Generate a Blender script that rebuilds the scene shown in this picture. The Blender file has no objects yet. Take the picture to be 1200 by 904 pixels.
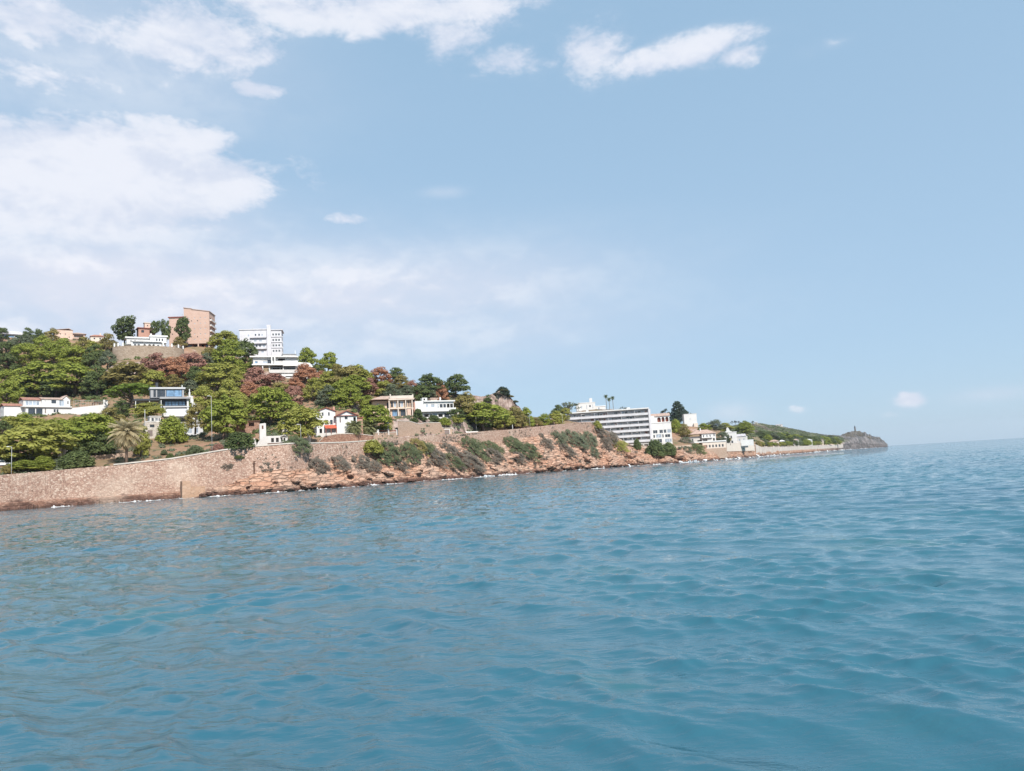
import bpy, math, random
import numpy as np
from mathutils import Matrix, Vector, noise as mnoise
rad = math.radians
random.seed(7); rng = np.random.default_rng(11)
sc = bpy.context.scene
col = sc.collection
# ------------------------------------------------------------------ camera
FPX, CU, CV, CAMH = 880.0, 600.0, 452.0, 2.5     # focal length in photo pixels, photo centre, eye height over the sea
PITCH, ROLL = rad(6.28), rad(3.46)
Fw = np.array([0, math.cos(PITCH), math.sin(PITCH)])
R0 = np.array([1.0, 0, 0]); U0 = np.array([0, -math.sin(PITCH), math.cos(PITCH)])
Rr = math.cos(ROLL)*R0 - math.sin(ROLL)*U0
Uu = math.cos(ROLL)*U0 + math.sin(ROLL)*R0
cd = bpy.data.cameras.new('camera'); cam = bpy.data.objects.new('camera', cd); col.objects.link(cam)
M = Matrix.Identity(4)
for i in range(3):
    M[i][0] = Rr[i]; M[i][1] = Uu[i]; M[i][2] = -Fw[i]
M[2][3] = CAMH
cam.matrix_world = M
cd.sensor_width = 36; cd.lens = 36*FPX/1200
cd.clip_start = 0.1; cd.clip_end = 60000
sc.camera = cam

def ray(u, v):
    return Fw + (u-CU)/FPX*Rr - (v-CV)/FPX*Uu
def P(u, v, Y):
    d = ray(u, v); d = d*(Y/d[1]); return np.array([d[0], d[1], d[2]+CAMH])

# ------------------------------------------------------------------ world, sun, exposure
SUN_AZ, SUN_EL = rad(151), rad(44)
w = bpy.data.worlds.new('World'); sc.world = w; w.use_nodes = True
nt = w.node_tree; nt.nodes.clear()
def N(t, **k):
    n = nt.nodes.new(t)
    for a, b in k.items(): setattr(n, a, b)
    return n
def L(a, b): nt.links.new(a, b)
def math_(op, a, b=None, c=None, clamp=False):
    n = N('ShaderNodeMath', operation=op, use_clamp=clamp)
    for i, x in enumerate((a, b, c)):
        if x is None: continue
        if isinstance(x, (int, float)): n.inputs[i].default_value = x
        else: L(x, n.inputs[i])
    return n.outputs[0]
def maprange(x, a, b, c=0., d=1., smooth=True):
    n = N('ShaderNodeMapRange', interpolation_type='SMOOTHSTEP' if smooth else 'LINEAR')
    L(x, n.inputs[0])
    for i, q in enumerate((a, b, c, d)): n.inputs[1+i].default_value = q
    return n.outputs[0]
def mixc(f, a, b):
    n = N('ShaderNodeMix', data_type='RGBA')
    for s, x in ((n.inputs[0], f), (n.inputs[6], a), (n.inputs[7], b)):
        if isinstance(x, (int, float)): s.default_value = x
        elif isinstance(x, tuple): s.default_value = x if len(x) == 4 else (*x, 1)
        else: L(x, s)
    return n.outputs[2]
sky = N('ShaderNodeTexSky', sky_type='NISHITA', sun_disc=False)
sky.sun_elevation = SUN_EL; sky.sun_rotation = SUN_AZ
sky.altitude = 0; sky.air_density = SKY_AIR = 1.0; sky.dust_density = 0.6; sky.ozone_density = 2.0
tc = N('ShaderNodeTexCoord'); sep = N('ShaderNodeSeparateXYZ'); L(tc.outputs['Generated'], sep.inputs[0])
az = math_('ARCTAN2', sep.outputs[0], sep.outputs[1])
el = math_('ARCSINE', sep.outputs[2])
cmb = N('ShaderNodeCombineXYZ'); L(az, cmb.inputs[0]); L(math_('MULTIPLY', el, 1.9), cmb.inputs[1])
def fbm(scale, detail, rough, off=(0, 0, 0), dist=0.0):
    m = N('ShaderNodeMapping'); m.inputs['Location'].default_value = off; L(cmb.outputs[0], m.inputs[0])
    t = N('ShaderNodeTexNoise'); t.inputs['Scale'].default_value = scale; t.inputs['Detail'].default_value = detail
    t.inputs['Roughness'].default_value = rough; t.inputs['Distortion'].default_value = dist
    L(m.outputs[0], t.inputs['Vector']); return t.outputs[0]
# clouds of this sky: azimuth / elevation of each bank, its half widths and its density
CLOUDS = [(45,25,115,40,.86),(205,48,120,48,.92),(60,90,105,28,.62),(15,75,70,30,.6),(175,95,52,18,.6),(305,106,46,12,.95),(440,12,210,30,.8),(525,42,52,40,.72),
 (590,72,66,16,.75),(650,72,110,15,.62),(690,64,50,38,.88),(760,72,110,17,.72),(815,60,85,20,.82),(868,64,44,14,.8),(960,55,60,12,.3),(105,205,190,56,1.3),(250,212,82,32,1.0),(215,168,60,24,.9),(40,245,120,40,.9),
 (400,324,86,15,.72),(402,258,36,9,.62),(1069,469,19,10,.9),(1061,464,9,6,.8),(935,480,13,6,.62),(929,477,7,4,.6),(1040,486,15,5,.5)]
VEIL = [(100,265,200,50,.98),(120,60,190,75,.62),(60,300,210,48,.95),(150,340,350,64,1.25),(420,345,240,48,1.1),(540,335,150,26,.5),(90,385,300,55,1.0),(430,385,270,50,.75),(660,382,60,9,.3),(520,226,24,6,.3),(1166,462,36,7,.35),(856,484,24,9,.4),(90,120,150,40,.4)]
def blobs(lst):
    acc = None
    for (u, v, ru, rv, s) in lst:
        d = ray(u, v); d = d/np.linalg.norm(d); a0 = math.atan2(d[0], d[1]); e0 = math.asin(d[2]); k = np.linalg.norm(ray(u, v))
        dx = math_('MULTIPLY', math_('SUBTRACT', az, a0), FPX*k/ru/1.15); dy = math_('MULTIPLY', math_('SUBTRACT', el, e0), FPX*k/rv/1.15)
        g = math_('MULTIPLY', math_('POWER', 2.0, math_('MULTIPLY', math_('ADD', math_('MULTIPLY', dx, dx), math_('MULTIPLY', dy, dy)), -1.3)), s)
        acc = g if acc is None else math_('MAXIMUM', acc, g)
    return acc
acc = blobs(CLOUDS); veil = blobs(VEIL)
n1 = fbm(5.5, 9, .56, (3.1, 1.7, 0), .25); n2 = fbm(19, 7, .6, (7, 2, 0), .3)
n4 = fbm(80, 6, .62, (1, 5, 0), .2)
nz = math_('ADD', math_('ADD', math_('MULTIPLY', math_('SUBTRACT', n1, .5), 1.55), math_('MULTIPLY', math_('SUBTRACT', n2, .5), .8)), math_('MULTIPLY', math_('SUBTRACT', n4, .5), .34))
dens = math_('ADD', acc, math_('MULTIPLY', nz, maprange(acc, .04, .4)))
mask = math_('ADD', math_('MULTIPLY', maprange(dens, .30, .74), .72), math_('MULTIPLY', maprange(dens, .10, 1.1), .28))
vl = math_('MULTIPLY', veil, maprange(math_('ADD', math_('MULTIPLY', n1, .6), math_('MULTIPLY', n2, .4)), .28, .6, .68, 1.0))
mask = math_('MAXIMUM', mask, vl)
n3 = fbm(5.5, 9, .56, (3.1, 1.78, 0), .25); n5 = fbm(19, 7, .6, (7, 2.035, 0), .3)   # the same billows a little higher up: tops catch the sun
lit = math_('ADD', math_('MULTIPLY', math_('SUBTRACT', n1, n3), 2.2), math_('MULTIPLY', math_('SUBTRACT', n2, n5), 1.3))
shade = maprange(math_('ADD', math_('ADD', lit, .5), math_('MULTIPLY', math_('SUBTRACT', dens, .7), .25)), .1, .85)
cloudcol = mixc(shade, (5.1, 5.4, 6.25), (6.2, 6.3, 6.8))
grade = N('ShaderNodeMix', data_type='RGBA', blend_type='MULTIPLY'); grade.inputs[0].default_value = 1
L(sky.outputs[0], grade.inputs[6]); grade.inputs[7].default_value = (1.0, 1.0, 1.0, 1)
air = mixc(maprange(el, -.02, .55, smooth=False), (3.2, 4.5, 5.85), (2.55, 3.92, 5.35))
skyb = mixc(.82, grade.outputs[2], air)
skyc = mixc(math_('MULTIPLY', mask, .9), skyb, cloudcol)
bg = N('ShaderNodeBackground'); bg.inputs[1].default_value = .1; L(skyc, bg.inputs[0])
wo = N('ShaderNodeOutputWorld'); L(bg.outputs[0], wo.inputs[0])
sd = bpy.data.lights.new('sun', 'SUN'); so = bpy.data.objects.new('sun', sd); col.objects.link(so)
sd.energy = 4.5; sd.angle = rad(.53); sd.color = (1, .95, .88)
sdir = Vector((math.sin(SUN_AZ)*math.cos(SUN_EL), math.cos(SUN_AZ)*math.cos(SUN_EL), math.sin(SUN_EL)))
so.rotation_euler = (-sdir).to_track_quat('-Z', 'Y').to_euler(); so.location = (60, -60, 120)
vs = sc.view_settings; vs.view_transform = 'Standard'; vs.look = 'None'; vs.gamma = 1; vs.use_curve_mapping = False
vs.exposure = .55
sc.cycles.max_bounces = 6; sc.cycles.diffuse_bounces = 4; sc.cycles.glossy_bounces = 3; sc.cycles.transparent_max_bounces = 6
sc.cycles.transmission_bounces = 2; sc.cycles.caustics_reflective = False; sc.cycles.caustics_refractive = False
sc.cycles.sample_clamp_indirect = 6

# ------------------------------------------------------------------ helpers
def tag(o, label=None, cat=None, group=None, kind=None):
    for k, x in (('label', label), ('category', cat), ('group', group), ('kind', kind)):
        if x: o[k] = x
    return o
def link(name, me, parent=None):
    o = bpy.data.objects.new(name, me); col.objects.link(o)
    if parent: o.parent = parent
    return o
def empty(name, loc, rz=0, scale=(1, 1, 1)):
    o = bpy.data.objects.new(name, None); col.objects.link(o)
    o.location = loc; o.rotation_euler = (0, 0, rz); o.scale = scale; o.empty_display_size = .5
    return o
def np_mesh(name, V, F, mats=(), smooth=False, tint=None, midx=None):
    """V (n,3); F (m,3|4) int array"""
    me = bpy.data.meshes.new(name); V = np.asarray(V, np.float32); F = np.asarray(F, np.int32); k = F.shape[1]
    me.vertices.add(len(V)); me.vertices.foreach_set('co', V.ravel())
    me.loops.add(F.size); me.loops.foreach_set('vertex_index', F.ravel())
    me.polygons.add(len(F)); me.polygons.foreach_set('loop_start', np.arange(0, F.size, k, dtype=np.int32))
    me.polygons.foreach_set('use_smooth', np.full(len(F), smooth))
    if midx is not None: me.polygons.foreach_set('material_index', np.asarray(midx, np.int32))
    if tint is not None:
        at = me.attributes.new('tint', 'FLOAT', 'POINT'); at.data.foreach_set('value', np.asarray(tint, np.float32))
    for m in mats: me.materials.append(m)
    me.update(calc_edges=True); return me
def vnoise(x, y, seed=0, oct_=4, lac=2.0, gain=.5):
    """value-noise fbm on arrays, range about -1..1"""
    out = np.zeros(np.broadcast(x, y).shape); a = 1.0; tot = 0
    for o in range(oct_):
        xi = np.floor(x).astype(np.int64); yi = np.floor(y).astype(np.int64); fx = x-xi; fy = y-yi
        fx = fx*fx*(3-2*fx); fy = fy*fy*(3-2*fy)
        def h(i, j):
            n = (i*374761393 + j*668265263 + (seed+o*17)*982451653) & 0x7fffffff
            n = ((n ^ (n >> 13))*1274126177) & 0x7fffffff
            return ((n ^ (n >> 16)) & 0xffff)/32767.5-1
        out += a*((h(xi, yi)*(1-fx)+h(xi+1, yi)*fx)*(1-fy)+(h(xi, yi+1)*(1-fx)+h(xi+1, yi+1)*fx)*fy)
        tot += a; a *= gain; x = x*lac+13.7; y = y*lac+7.3
    return out/tot

class MB:
    """collects boxes, prisms, tubes into ONE mesh"""
    def __init__(s): s.v = []; s.f = []; s.m = []; s.T = None
    def add(s, vs, fs, m=0):
        b = len(s.v)
        for p in vs:
            p = Vector(p); s.v.append(s.T @ p if s.T else p)
        for f in fs: s.f.append(tuple(b+i for i in f)); s.m.append(m)
    def box(s, x0, x1, y0, y1, z0, z1, m=0):
        s.add([(x0,y0,z0),(x1,y0,z0),(x1,y1,z0),(x0,y1,z0),(x0,y0,z1),(x1,y0,z1),(x1,y1,z1),(x0,y1,z1)],
              [(3,2,1,0),(4,5,6,7),(0,1,5,4),(1,2,6,5),(2,3,7,6),(3,0,4,7)], m)
    def prism(s, poly, y0, y1, m=0):
        """polygon in x,z (counter-clockwise seen from -y) swept along y"""
        n = len(poly)
        s.add([(x, y0, z) for x, z in poly]+[(x, y1, z) for x, z in poly],
              [tuple(range(n)), tuple(range(2*n-1, n-1, -1))]+[((i+1) % n, i, n+i, n+(i+1) % n) for i in range(n)], m)
    def slabpoly(s, poly, z0, z1, m=0):
        n = len(poly)
        s.add([(x, y, z0) for x, y in poly]+[(x, y, z1) for x, y in poly],
              [tuple(range(n-1, -1, -1)), tuple(range(n, 2*n))]+[(i, (i+1) % n, n+(i+1) % n, n+i) for i in range(n)], m)
    def tube(s, pts, rs, n=8, m=0, cap=True):
        rings = []; vs = []
        pts = [Vector(p) for p in pts]
        for i, p in enumerate(pts):
            d = (pts[min(i+1, len(pts)-1)]-pts[max(i-1, 0)]).normalized()
            a = d.orthogonal().normalized() if abs(d.z) < .95 else Vector((1, 0, 0)); a = (a-d*a.dot(d)).normalized(); b = d.cross(a)
            r = rs[i] if hasattr(rs, '__len__') else rs
            for k in range(n):
                t = 2*math.pi*k/n; vs.append(p+a*r*math.cos(t)+b*r*math.sin(t))
        fs = []
        for i in range(len(pts)-1):
            for k in range(n):
                fs.append((i*n+k, i*n+(k+1) % n, (i+1)*n+(k+1) % n, (i+1)*n+k))
        if cap: fs.append(tuple(range(n-1, -1, -1))); fs.append(tuple(range((len(pts)-1)*n, len(pts)*n)))
        s.add(vs, fs, m)
    def build(s, name, mats, parent=None, smooth=False):
        me = bpy.data.meshes.new(name); me.from_pydata([tuple(p) for p in s.v], [], s.f)
        if not isinstance(mats, (list, tuple)): mats = [mats]
        for m in mats: me.materials.append(m)
        me.polygons.foreach_set('material_index', s.m)
        if smooth: me.polygons.foreach_set('use_smooth', [True]*len(s.f))
        me.update(); return link(name, me, parent)

# ------------------------------------------------------------------ materials
class NT:
    def __init__(s, name):
        s.mat = bpy.data.materials.new(name); s.mat.use_nodes = True; s.t = s.mat.node_tree
        s.b = s.t.nodes['Principled BSDF']; s.out = s.t.nodes['Material Output']
        s.b.inputs['Specular IOR Level'].default_value = .25
        s._c = None
    def n(s, typ, **k):
        q = s.t.nodes.new(typ)
        for a, b in k.items(): setattr(q, a, b)
        return q
    def l(s, a, b): s.t.links.new(a, b)
    def setin(s, sock, x):
        if isinstance(x, (int, float)): sock.default_value = x
        elif isinstance(x, tuple): sock.default_value = (*x, 1) if len(x) == 3 and sock.type == 'RGBA' else x
        else: s.l(x, sock)
    def co(s, sc_=(1, 1, 1), rot=(0, 0, 0), src='Object'):
        if s._c is None: s._c = s.n('ShaderNodeTexCoord')
        m = s.n('ShaderNodeMapping'); m.inputs['Scale'].default_value = sc_; m.inputs['Rotation'].default_value = rot
        s.l(s._c.outputs[src], m.inputs[0]); return m.outputs[0]
    def noise(s, scale, detail=4, rough=.55, vec=None, dist=0.):
        q = s.n('ShaderNodeTexNoise'); q.inputs['Scale'].default_value = scale; q.inputs['Detail'].default_value = detail
        q.inputs['Roughness'].default_value = rough; q.inputs['Distortion'].default_value = dist
        s.l(vec if vec is not None else s.co(), q.inputs['Vector']); return q.outputs[0]
    def voro(s, scale, feature='F1', vec=None, out='Distance', randomness=1):
        q = s.n('ShaderNodeTexVoronoi', feature=feature); q.inputs['Scale'].default_value = scale; q.inputs['Randomness'].default_value = randomness
        s.l(vec if vec is not None else s.co(), q.inputs['Vector']); return q.outputs[out]
    def ramp(s, x, stops):
        q = s.n('ShaderNodeValToRGB'); e = q.color_ramp.elements
        while len(e) < len(stops): e.new(.5)
        for i, (p, c) in enumerate(stops): e[i].position = p; e[i].color = (*c, 1)
        s.l(x, q.inputs[0]); return q.outputs[0]
    def mr(s, x, a, b, c=0., d=1.):
        q = s.n('ShaderNodeMapRange'); s.l(x, q.inputs[0])
        for i, z in enumerate((a, b, c, d)): q.inputs[1+i].default_value = z
        return q.outputs[0]
    def math(s, op, a, b=0.):
        q = s.n('ShaderNodeMath', operation=op); s.setin(q.inputs[0], a); s.setin(q.inputs[1], b); return q.outputs[0]
    def mix(s, f, a, b, blend='MIX'):
        q = s.n('ShaderNodeMix', data_type='RGBA', blend_type=blend)
        s.setin(q.inputs[0], f); s.setin(q.inputs[6], a); s.setin(q.inputs[7], b); return q.outputs[2]
    def bump(s, h, strength=.4, dist=.1, normal=None):
        q = s.n('ShaderNodeBump'); q.inputs['Strength'].default_value = strength; q.inputs['Distance'].default_value = dist
        s.l(h, q.inputs['Height'])
        if normal is not None: s.l(normal, q.inputs['Normal'])
        return q.outputs[0]
    def done(s, color=None, rough=.8, normal=None, metallic=None):
        if color is not None: s.setin(s.b.inputs['Base Color'], color)
        s.setin(s.b.inputs['Roughness'], rough)
        if normal is not None: s.l(normal, s.b.inputs['Normal'])
        if metallic is not None: s.b.inputs['Metallic'].default_value = metallic
        return s.mat
def sc3(c, k): return tuple(min(1, x*k) for x in c)
def stucco(name, c, var=.12, rough=.85):
    t = NT(name); n = t.noise(.35, 5, .6); st = t.noise(1.1, 5, .7, t.co((1, 1, .18)))
    a = t.mix(t.mr(n, .35, .7), sc3(c, 1-var), c); a = t.mix(t.mr(st, .58, .8, 0, .35), a, sc3(c, .62))
    return t.done(a, rough, t.bump(t.noise(6, 3), .15, .02))
def stone(name, cols, scale=1.4, mortar=(.12, .08, .06), mort=.06, squash=1.6, bump=.5, wet=0):
    """random rubble or coursed stones: voronoi cells each with its own tone, mortar between"""
    t = NT(name); v = t.co((1, 1, squash)); nv = t.n('ShaderNodeVectorMath', operation='ADD')
    q = t.n('ShaderNodeTexNoise'); q.inputs['Scale'].default_value = 2.2; t.l(t.co(), q.inputs['Vector'])
    sc_ = t.n('ShaderNodeVectorMath', operation='SCALE'); sc_.inputs['Scale'].default_value = .25; t.l(q.outputs[1], sc_.inputs[0])
    t.l(v, nv.inputs[0]); t.l(sc_.outputs[0], nv.inputs[1]); v = nv.outputs[0]
    rc = t.voro(scale, 'F1', v, 'Color'); ed = t.voro(scale, 'DISTANCE_TO_EDGE', v, 'Distance')
    s = t.n('ShaderNodeSeparateColor'); t.l(rc, s.inputs[0])
    base = t.ramp(s.outputs[0], [(i/(len(cols)-1), c) for i, c in enumerate(cols)])
    big = t.noise(.12, 5, .6); base = t.mix(t.mr(big, .4, .75, 0, .45), base, cols[0])
    base = t.mix(t.mr(t.noise(4, 4), .3, .7, 0, .25), base, sc3(cols[-1], .8))
    m = t.mr(ed, .0, mort, 1, 0); base = t.mix(m, base, mortar)
    if wet:                               # tide band and drain streaks
        g = t.n('ShaderNodeNewGeometry'); p = t.n('ShaderNodeSeparateXYZ'); t.l(g.outputs['Position'], p.inputs[0]); lv = t.math('ADD', p.outputs[2], t.mr(t.noise(.3, 5, .65), .3, .7, -1.0, 1.0))
        base = t.mix(t.mr(lv, wet, wet+.9, .85, 0), base, (.085, .045, .035)); stx = t.noise(.55, 5, .7, t.co((1, 1, .1))); base = t.mix(t.mr(stx, .6, .78, 0, .45), base, (.19, .14, .11)); base = t.mix(t.mr(t.noise(.07, 3), .56, .66, 0, .35), base, (.5, .4, .32))
    return t.done(base, .9, t.bump(t.mr(ed, 0, mort*2.2), bump, .12))
def plain(name, c, rough=.5, metallic=None, var=.1):
    t = NT(name); return t.done(t.mix(t.mr(t.noise(2.5, 3), .3, .7), sc3(c, 1-var), c), rough, metallic=metallic)
def tile_roof(name, c):
    t = NT(name); wv = t.n('ShaderNodeTexWave', wave_type='BANDS', bands_direction='X'); wv.inputs['Scale'].default_value = 1.3; wv.inputs['Distortion'].default_value = .6
    t.l(t.co(), wv.inputs['Vector']); r = t.voro(3.2, 'F1', None, 'Color'); s = t.n('ShaderNodeSeparateColor'); t.l(r, s.inputs[0])
    a = t.mix(s.outputs[0], sc3(c, .7), sc3(c, 1.2)); a = t.mix(t.mr(t.noise(.6, 4), .5, .8, 0, .5), a, (.12, .09, .07))
    return t.done(a, .85, t.bump(wv.outputs[0], .6, .08))
def glassm(name, c, rough=.06):
    t = NT(name); t.b.inputs['Specular IOR Level'].default_value = .7
    return t.done(t.mix(t.mr(t.noise(.9, 2), .35, .65), c, sc3(c, 1.7)), rough)
def brick(name, c1, c2, mortar, bw=.5, bh=.16):
    t = NT(name); b = t.n('ShaderNodeTexBrick'); t.l(t.co((1, 1, 1), (rad(90), 0, 0)), b.inputs['Vector'])
    b.inputs['Color1'].default_value = (*c1, 1); b.inputs['Color2'].default_value = (*c2, 1); b.inputs['Mortar'].default_value = (*mortar, 1)
    b.inputs['Scale'].default_value = 1; b.inputs['Brick Width'].default_value = bw; b.inputs['Row Height'].default_value = bh; b.inputs['Mortar Size'].default_value = .02
    a = t.mix(t.mr(t.noise(.25, 5), .4, .7, 0, .3), b.outputs[0], sc3(c1, .72)); return t.done(a, .9)
M_ = {}
M_['white'] = stucco('white_render', (.66, .65, .635)); M_['white2'] = stucco('old_white_render', (.60, .575, .55), .2)
M_['grey_white'] = stucco('grey_render', (.52, .52, .53)); M_['conc'] = stucco('concrete', (.36, .36, .37), .2); M_['coping'] = stucco('pale_coping', (.62, .55, .48), .25)
M_['beige'] = stucco('beige_render', (.58, .43, .31)); M_['cream'] = stucco('cream_render', (.64, .55, .47)); M_['pinkstone'] = brick('pink_block', (.55, .39, .31), (.62, .46, .38), (.62, .5, .44), 1.2, .5)
M_['block'] = stucco('lilac_white_render', (.62, .61, .635), .2); M_['brick'] = brick('pink_brick', (.46, .29, .22), (.54, .365, .29), (.56, .44, .38)); M_['brick_dk'] = brick('red_brick', (.40, .20, .145), (.47, .26, .2), (.42, .3, .25))
M_['terra'] = tile_roof('terracotta_tiles', (.36, .18, .135)); M_['terra_pale'] = tile_roof('faded_terracotta_tiles', (.46, .33, .27)); M_['terra_red'] = tile_roof('bright_red_tiles', (.52, .11, .06))
M_['terra_dk'] = tile_roof('dark_red_tiles', (.26, .08, .06)); M_['greytile'] = tile_roof('pale_grey_tiles', (.5, .48, .5))
M_['glass'] = glassm('window_glass', (.03, .036, .045)); M_['glass_lt'] = glassm('curtained_glass', (.22, .25, .29)); M_['glass_blue'] = glassm('pool_blue_glass', (.12, .2, .3))
M_['frame_w'] = plain('white_frame', (.75, .75, .74)); M_['frame_d'] = plain('dark_frame', (.05, .05, .055)); M_['steel'] = plain('painted_steel', (.42, .42, .42), .5); M_['rust'] = plain('rusty_steel', (.12, .06, .04), .7)
M_['dark'] = plain('dark_metal', (.045, .05, .06), .5); M_['wood'] = plain('brown_wood', (.16, .08, .05), .7); M_['door'] = plain('weathered_door', (.2, .16, .15), .6); M_['redwood'] = plain('red_brown_panel', (.22, .075, .05), .7)
M_['awning'] = plain('pale_awning', (.6, .58, .56), .7)
M_['seawall'] = stone('sea_wall_stone', [(.28, .163, .122), (.41, .265, .20), (.485, .338, .265), (.565, .43, .345)], 1.85, (.15, .085, .06), .075, wet=1.1)
M_['terrace'] = stone('terrace_stone', [(.33, .23, .17), (.40, .29, .22), (.46, .345, .27)], 1.8, (.26, .18, .135), .05, 1.8, .25)
M_['villawall'] = stone('platform_stone', [(.27, .205, .15), (.34, .265, .2), (.40, .32, .25)], 1.3, (.2, .15, .115), .05, 1.6, .25)
M_['redwall'] = stone('low_stone_wall', [(.25, .13, .09), (.32, .185, .13), (.41, .265, .2)], 1.6, (.13, .07, .05), .07, wet=.75)
M_['darkstone'] = stone('tower_stone', [(.10, .085, .08), (.15, .125, .115), (.2, .17, .155)], 1.2, (.07, .06, .055), .05)
# ------------------------------------------------------------------ terrain: ribs that run along the coast, lofted
def rib(pts):
    q = np.array([P(*p) for p in pts]); a = np.arctan2(q[:, 0], q[:, 1]); return a, np.hypot(q[:, 0], q[:, 1]), q[:, 2]
def shore_rib(pts):
    out = []
    for u, Y in pts:                     # the point of the water (z=0) at that column
        v = 540.0
        for _ in range(40): v += (P(u, v, Y)[2])*FPX/Y*.9
        out.append((u, v, Y))
    return rib(out)
S = shore_rib([(-420,150),(-100,152),(0,160),(80,172),(160,181),(220,185),(300,186),(400,205),(500,240),(590,285),(640,310),(720,360),(760,385),(800,410),(840,450),(900,600),(950,850),(1000,1300),(1030,1550),(1041,1720)])
def zr(S, dr, z):                        # a rib offset from another by dr metres at height z
    a, r, _ = S; dr = np.broadcast_to(np.asarray(dr, float), r.shape); return a, r+dr, np.broadcast_to(np.asarray(z, float), r.shape).copy()
W0 = rib([(-420,598,153),(-100,603.5,153.3),(0,596.5,161.2),(80,590,173.2),(160,584,182.4),(215,580.5,186.8),(245,573,189.5),(275,562,191),(300,554.5,192),(330,550.5,195),(365,545,206),(400,537,217),(450,523,236),(500,516.5,262),
 (550,519,288),(590,515.5,307),(640,508.5,334),(690,504.5,369),(715,518,385),(740,524,402),(760,528,420),(800,527.5,440),(840,531,468),(885,530.0,572),(920,528.8,708),(950,527.2,880),(985,525,1180),(1005,522.5,1350),(1030,523.0,1570),(1041,522.4,1735)])
W1 = rib([(-420,540,154),(-100,566,154.5),(0,560,161.9),(80,553,174),(140,547.5,181.3),(200,541,187.3),(260,531,190.8),(290,527,193),(340,523,199),(400,521.5,218),(430,519.5,229),(450,517,237),(500,512.5,263),(540,510,283),(570,507,297.5),(600,505,313),
 (640,500.5,335),(670,497.2,355),(692,496,371),(715,510,390),(740,522,407),(760,526,425),(800,525,446),(840,520,471),(882,520.5,566),(893,525.5,600),(920,524.6,712),(950,523.4,884),(985,521.5,1185),(1005,518.5,1380),(1030,521,1590),(1041,522.3,1745)])
ROAD = rib([(-420,541,163),(-100,566,163),(0,560,170.5),(80,553,183),(140,547.5,190.3),(200,541,196.3),(260,531,199.8),(290,527,202),(340,523,208),(400,521.5,227),(430,519.5,238),(450,517,246),(500,512.5,272),(540,510,292),(570,507,306.5),(600,505,322),
 (640,500.5,344),(670,497.2,364),(692,496,380),(715,508,400),(740,522,420),(760,525,440),(800,522,458),(840,519.5,483),(882,520,580),(893,525.2,612),(920,524.2,724),(950,523,896),(985,519.5,1210),(1005,514,1400),(1030,518.5,1610),(1041,522.2,1760)])
MID = rib([(-420,510,200),(-100,525,205),(0,518,215),(65,502,240),(130,508,240),(200,511,240),(250,514,238),(300,512,228),(330,514,226),(395,508,240),(430,503,254),(450,499,258),(462,493,262),(500,493,280),(520,496,292),(545,499,300),(562,501,314),(600,500,332),(640,498,352),(690,496,392),
 (715,505,420),(740,519,455),(760,522,455),(800,514,495),(835,517,515),(870,515,620),(900,519,760),(950,518,1000),(985,517.5,1240),(1005,511,1430),(1030,516,1630),(1041,522.1,1780)])
UPP = rib([(-420,465,280),(-100,470,285),(0,468,300),(65,464,305),(130,458,305),(200,458,300),(260,468,290),(320,472,280),(395,472,280),(460,472,290),(515,476,300),(560,482,320),(580,475,330),(600,486,345),(620,493,352),(640,496.5,372),(660,495.5,400),(690,496,425),(715,491,450),
 (740,505,500),(770,500,520),(800,503,560),(835,507,580),(870,508.5,720),(900,511,920),(950,513,1150),(985,514.5,1310),(1005,508.5,1450),(1030,514.5,1650),(1041,522,1800)])
CREST = rib([(-420,420,380),(-100,408,390),(0,405,392),(80,402,392),(140,408,372),(225,409,380),(262,414,376),(300,424,372),(340,436,352),(400,440,342),(450,448,334),(500,455,332),(540,463,328),(565,466,326),(578,462,332),(590,458.5,335),(600,468,338),(613,483,345),(622,491.5,356),
 (640,493.5,392),(660,488,440),(690,481,530),(720,486,540),(770,491,562),(810,500,620),(840,503,700),(858,500.5,900),(872,498,1010),(890,497,1230),(920,501.5,1330),(950,508,1380),(970,510.5,1400),(985,511,1370),(992,508,1400),(1003,505.5,1480),(1014,507.5,1520),(1024,511.5,1600),(1030,513,1670),(1036,517,1720),(1041,521.8,1820)])
a_, r_, z_ = CREST
BACK = (a_, r_+np.where(a_ > .27, 120, 90), np.where(a_ > .27, z_*.8, z_*.93)); BACK2 = (a_, r_+np.where(a_ > .27, 400, 600), np.where(a_ > .27, -3., -3.))
RIBS = [zr(S, -40, -9), zr(S, -3, -1.1), S, W0, W1, ROAD, MID, UPP, CREST, BACK, BACK2]
PADS = []                                # (x, y, radius, z) level ground under buildings
def rib_at(k, a):
    A, R, Z = RIBS[k]; o = np.argsort(A); return np.interp(a, A[o], R[o]), np.interp(a, A[o], Z[o])
def base_height(x, y):
    x = np.atleast_1d(np.asarray(x, float)); y = np.atleast_1d(np.asarray(y, float)); a = np.arctan2(x, y); r = np.hypot(x, y)
    rs, zs = zip(*[rib_at(k, a) for k in range(len(RIBS))]); z = np.full(r.shape, -9.)
    for k in range(len(RIBS)-1):
        m = (r >= rs[k]) & (r < rs[k+1]); t = (r-rs[k])/np.maximum(rs[k+1]-rs[k], 1e-6)
        z = np.where(m, zs[k]*(1-t)+zs[k+1]*t, z)
    z = np.where(r >= rs[-1], zs[-1], z)
    off_road = np.clip((r-rs[5]-.8)/2, 0, 1)
    for (px, py, pr, pz) in PADS:
        d = np.hypot(x-px, y-py); f = np.clip((pr*1.7-d)/(pr*.7), 0, 1); f = f*f*(3-2*f)*off_road; z = z*(1-f)+(pz-.9)*f
    return z
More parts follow.
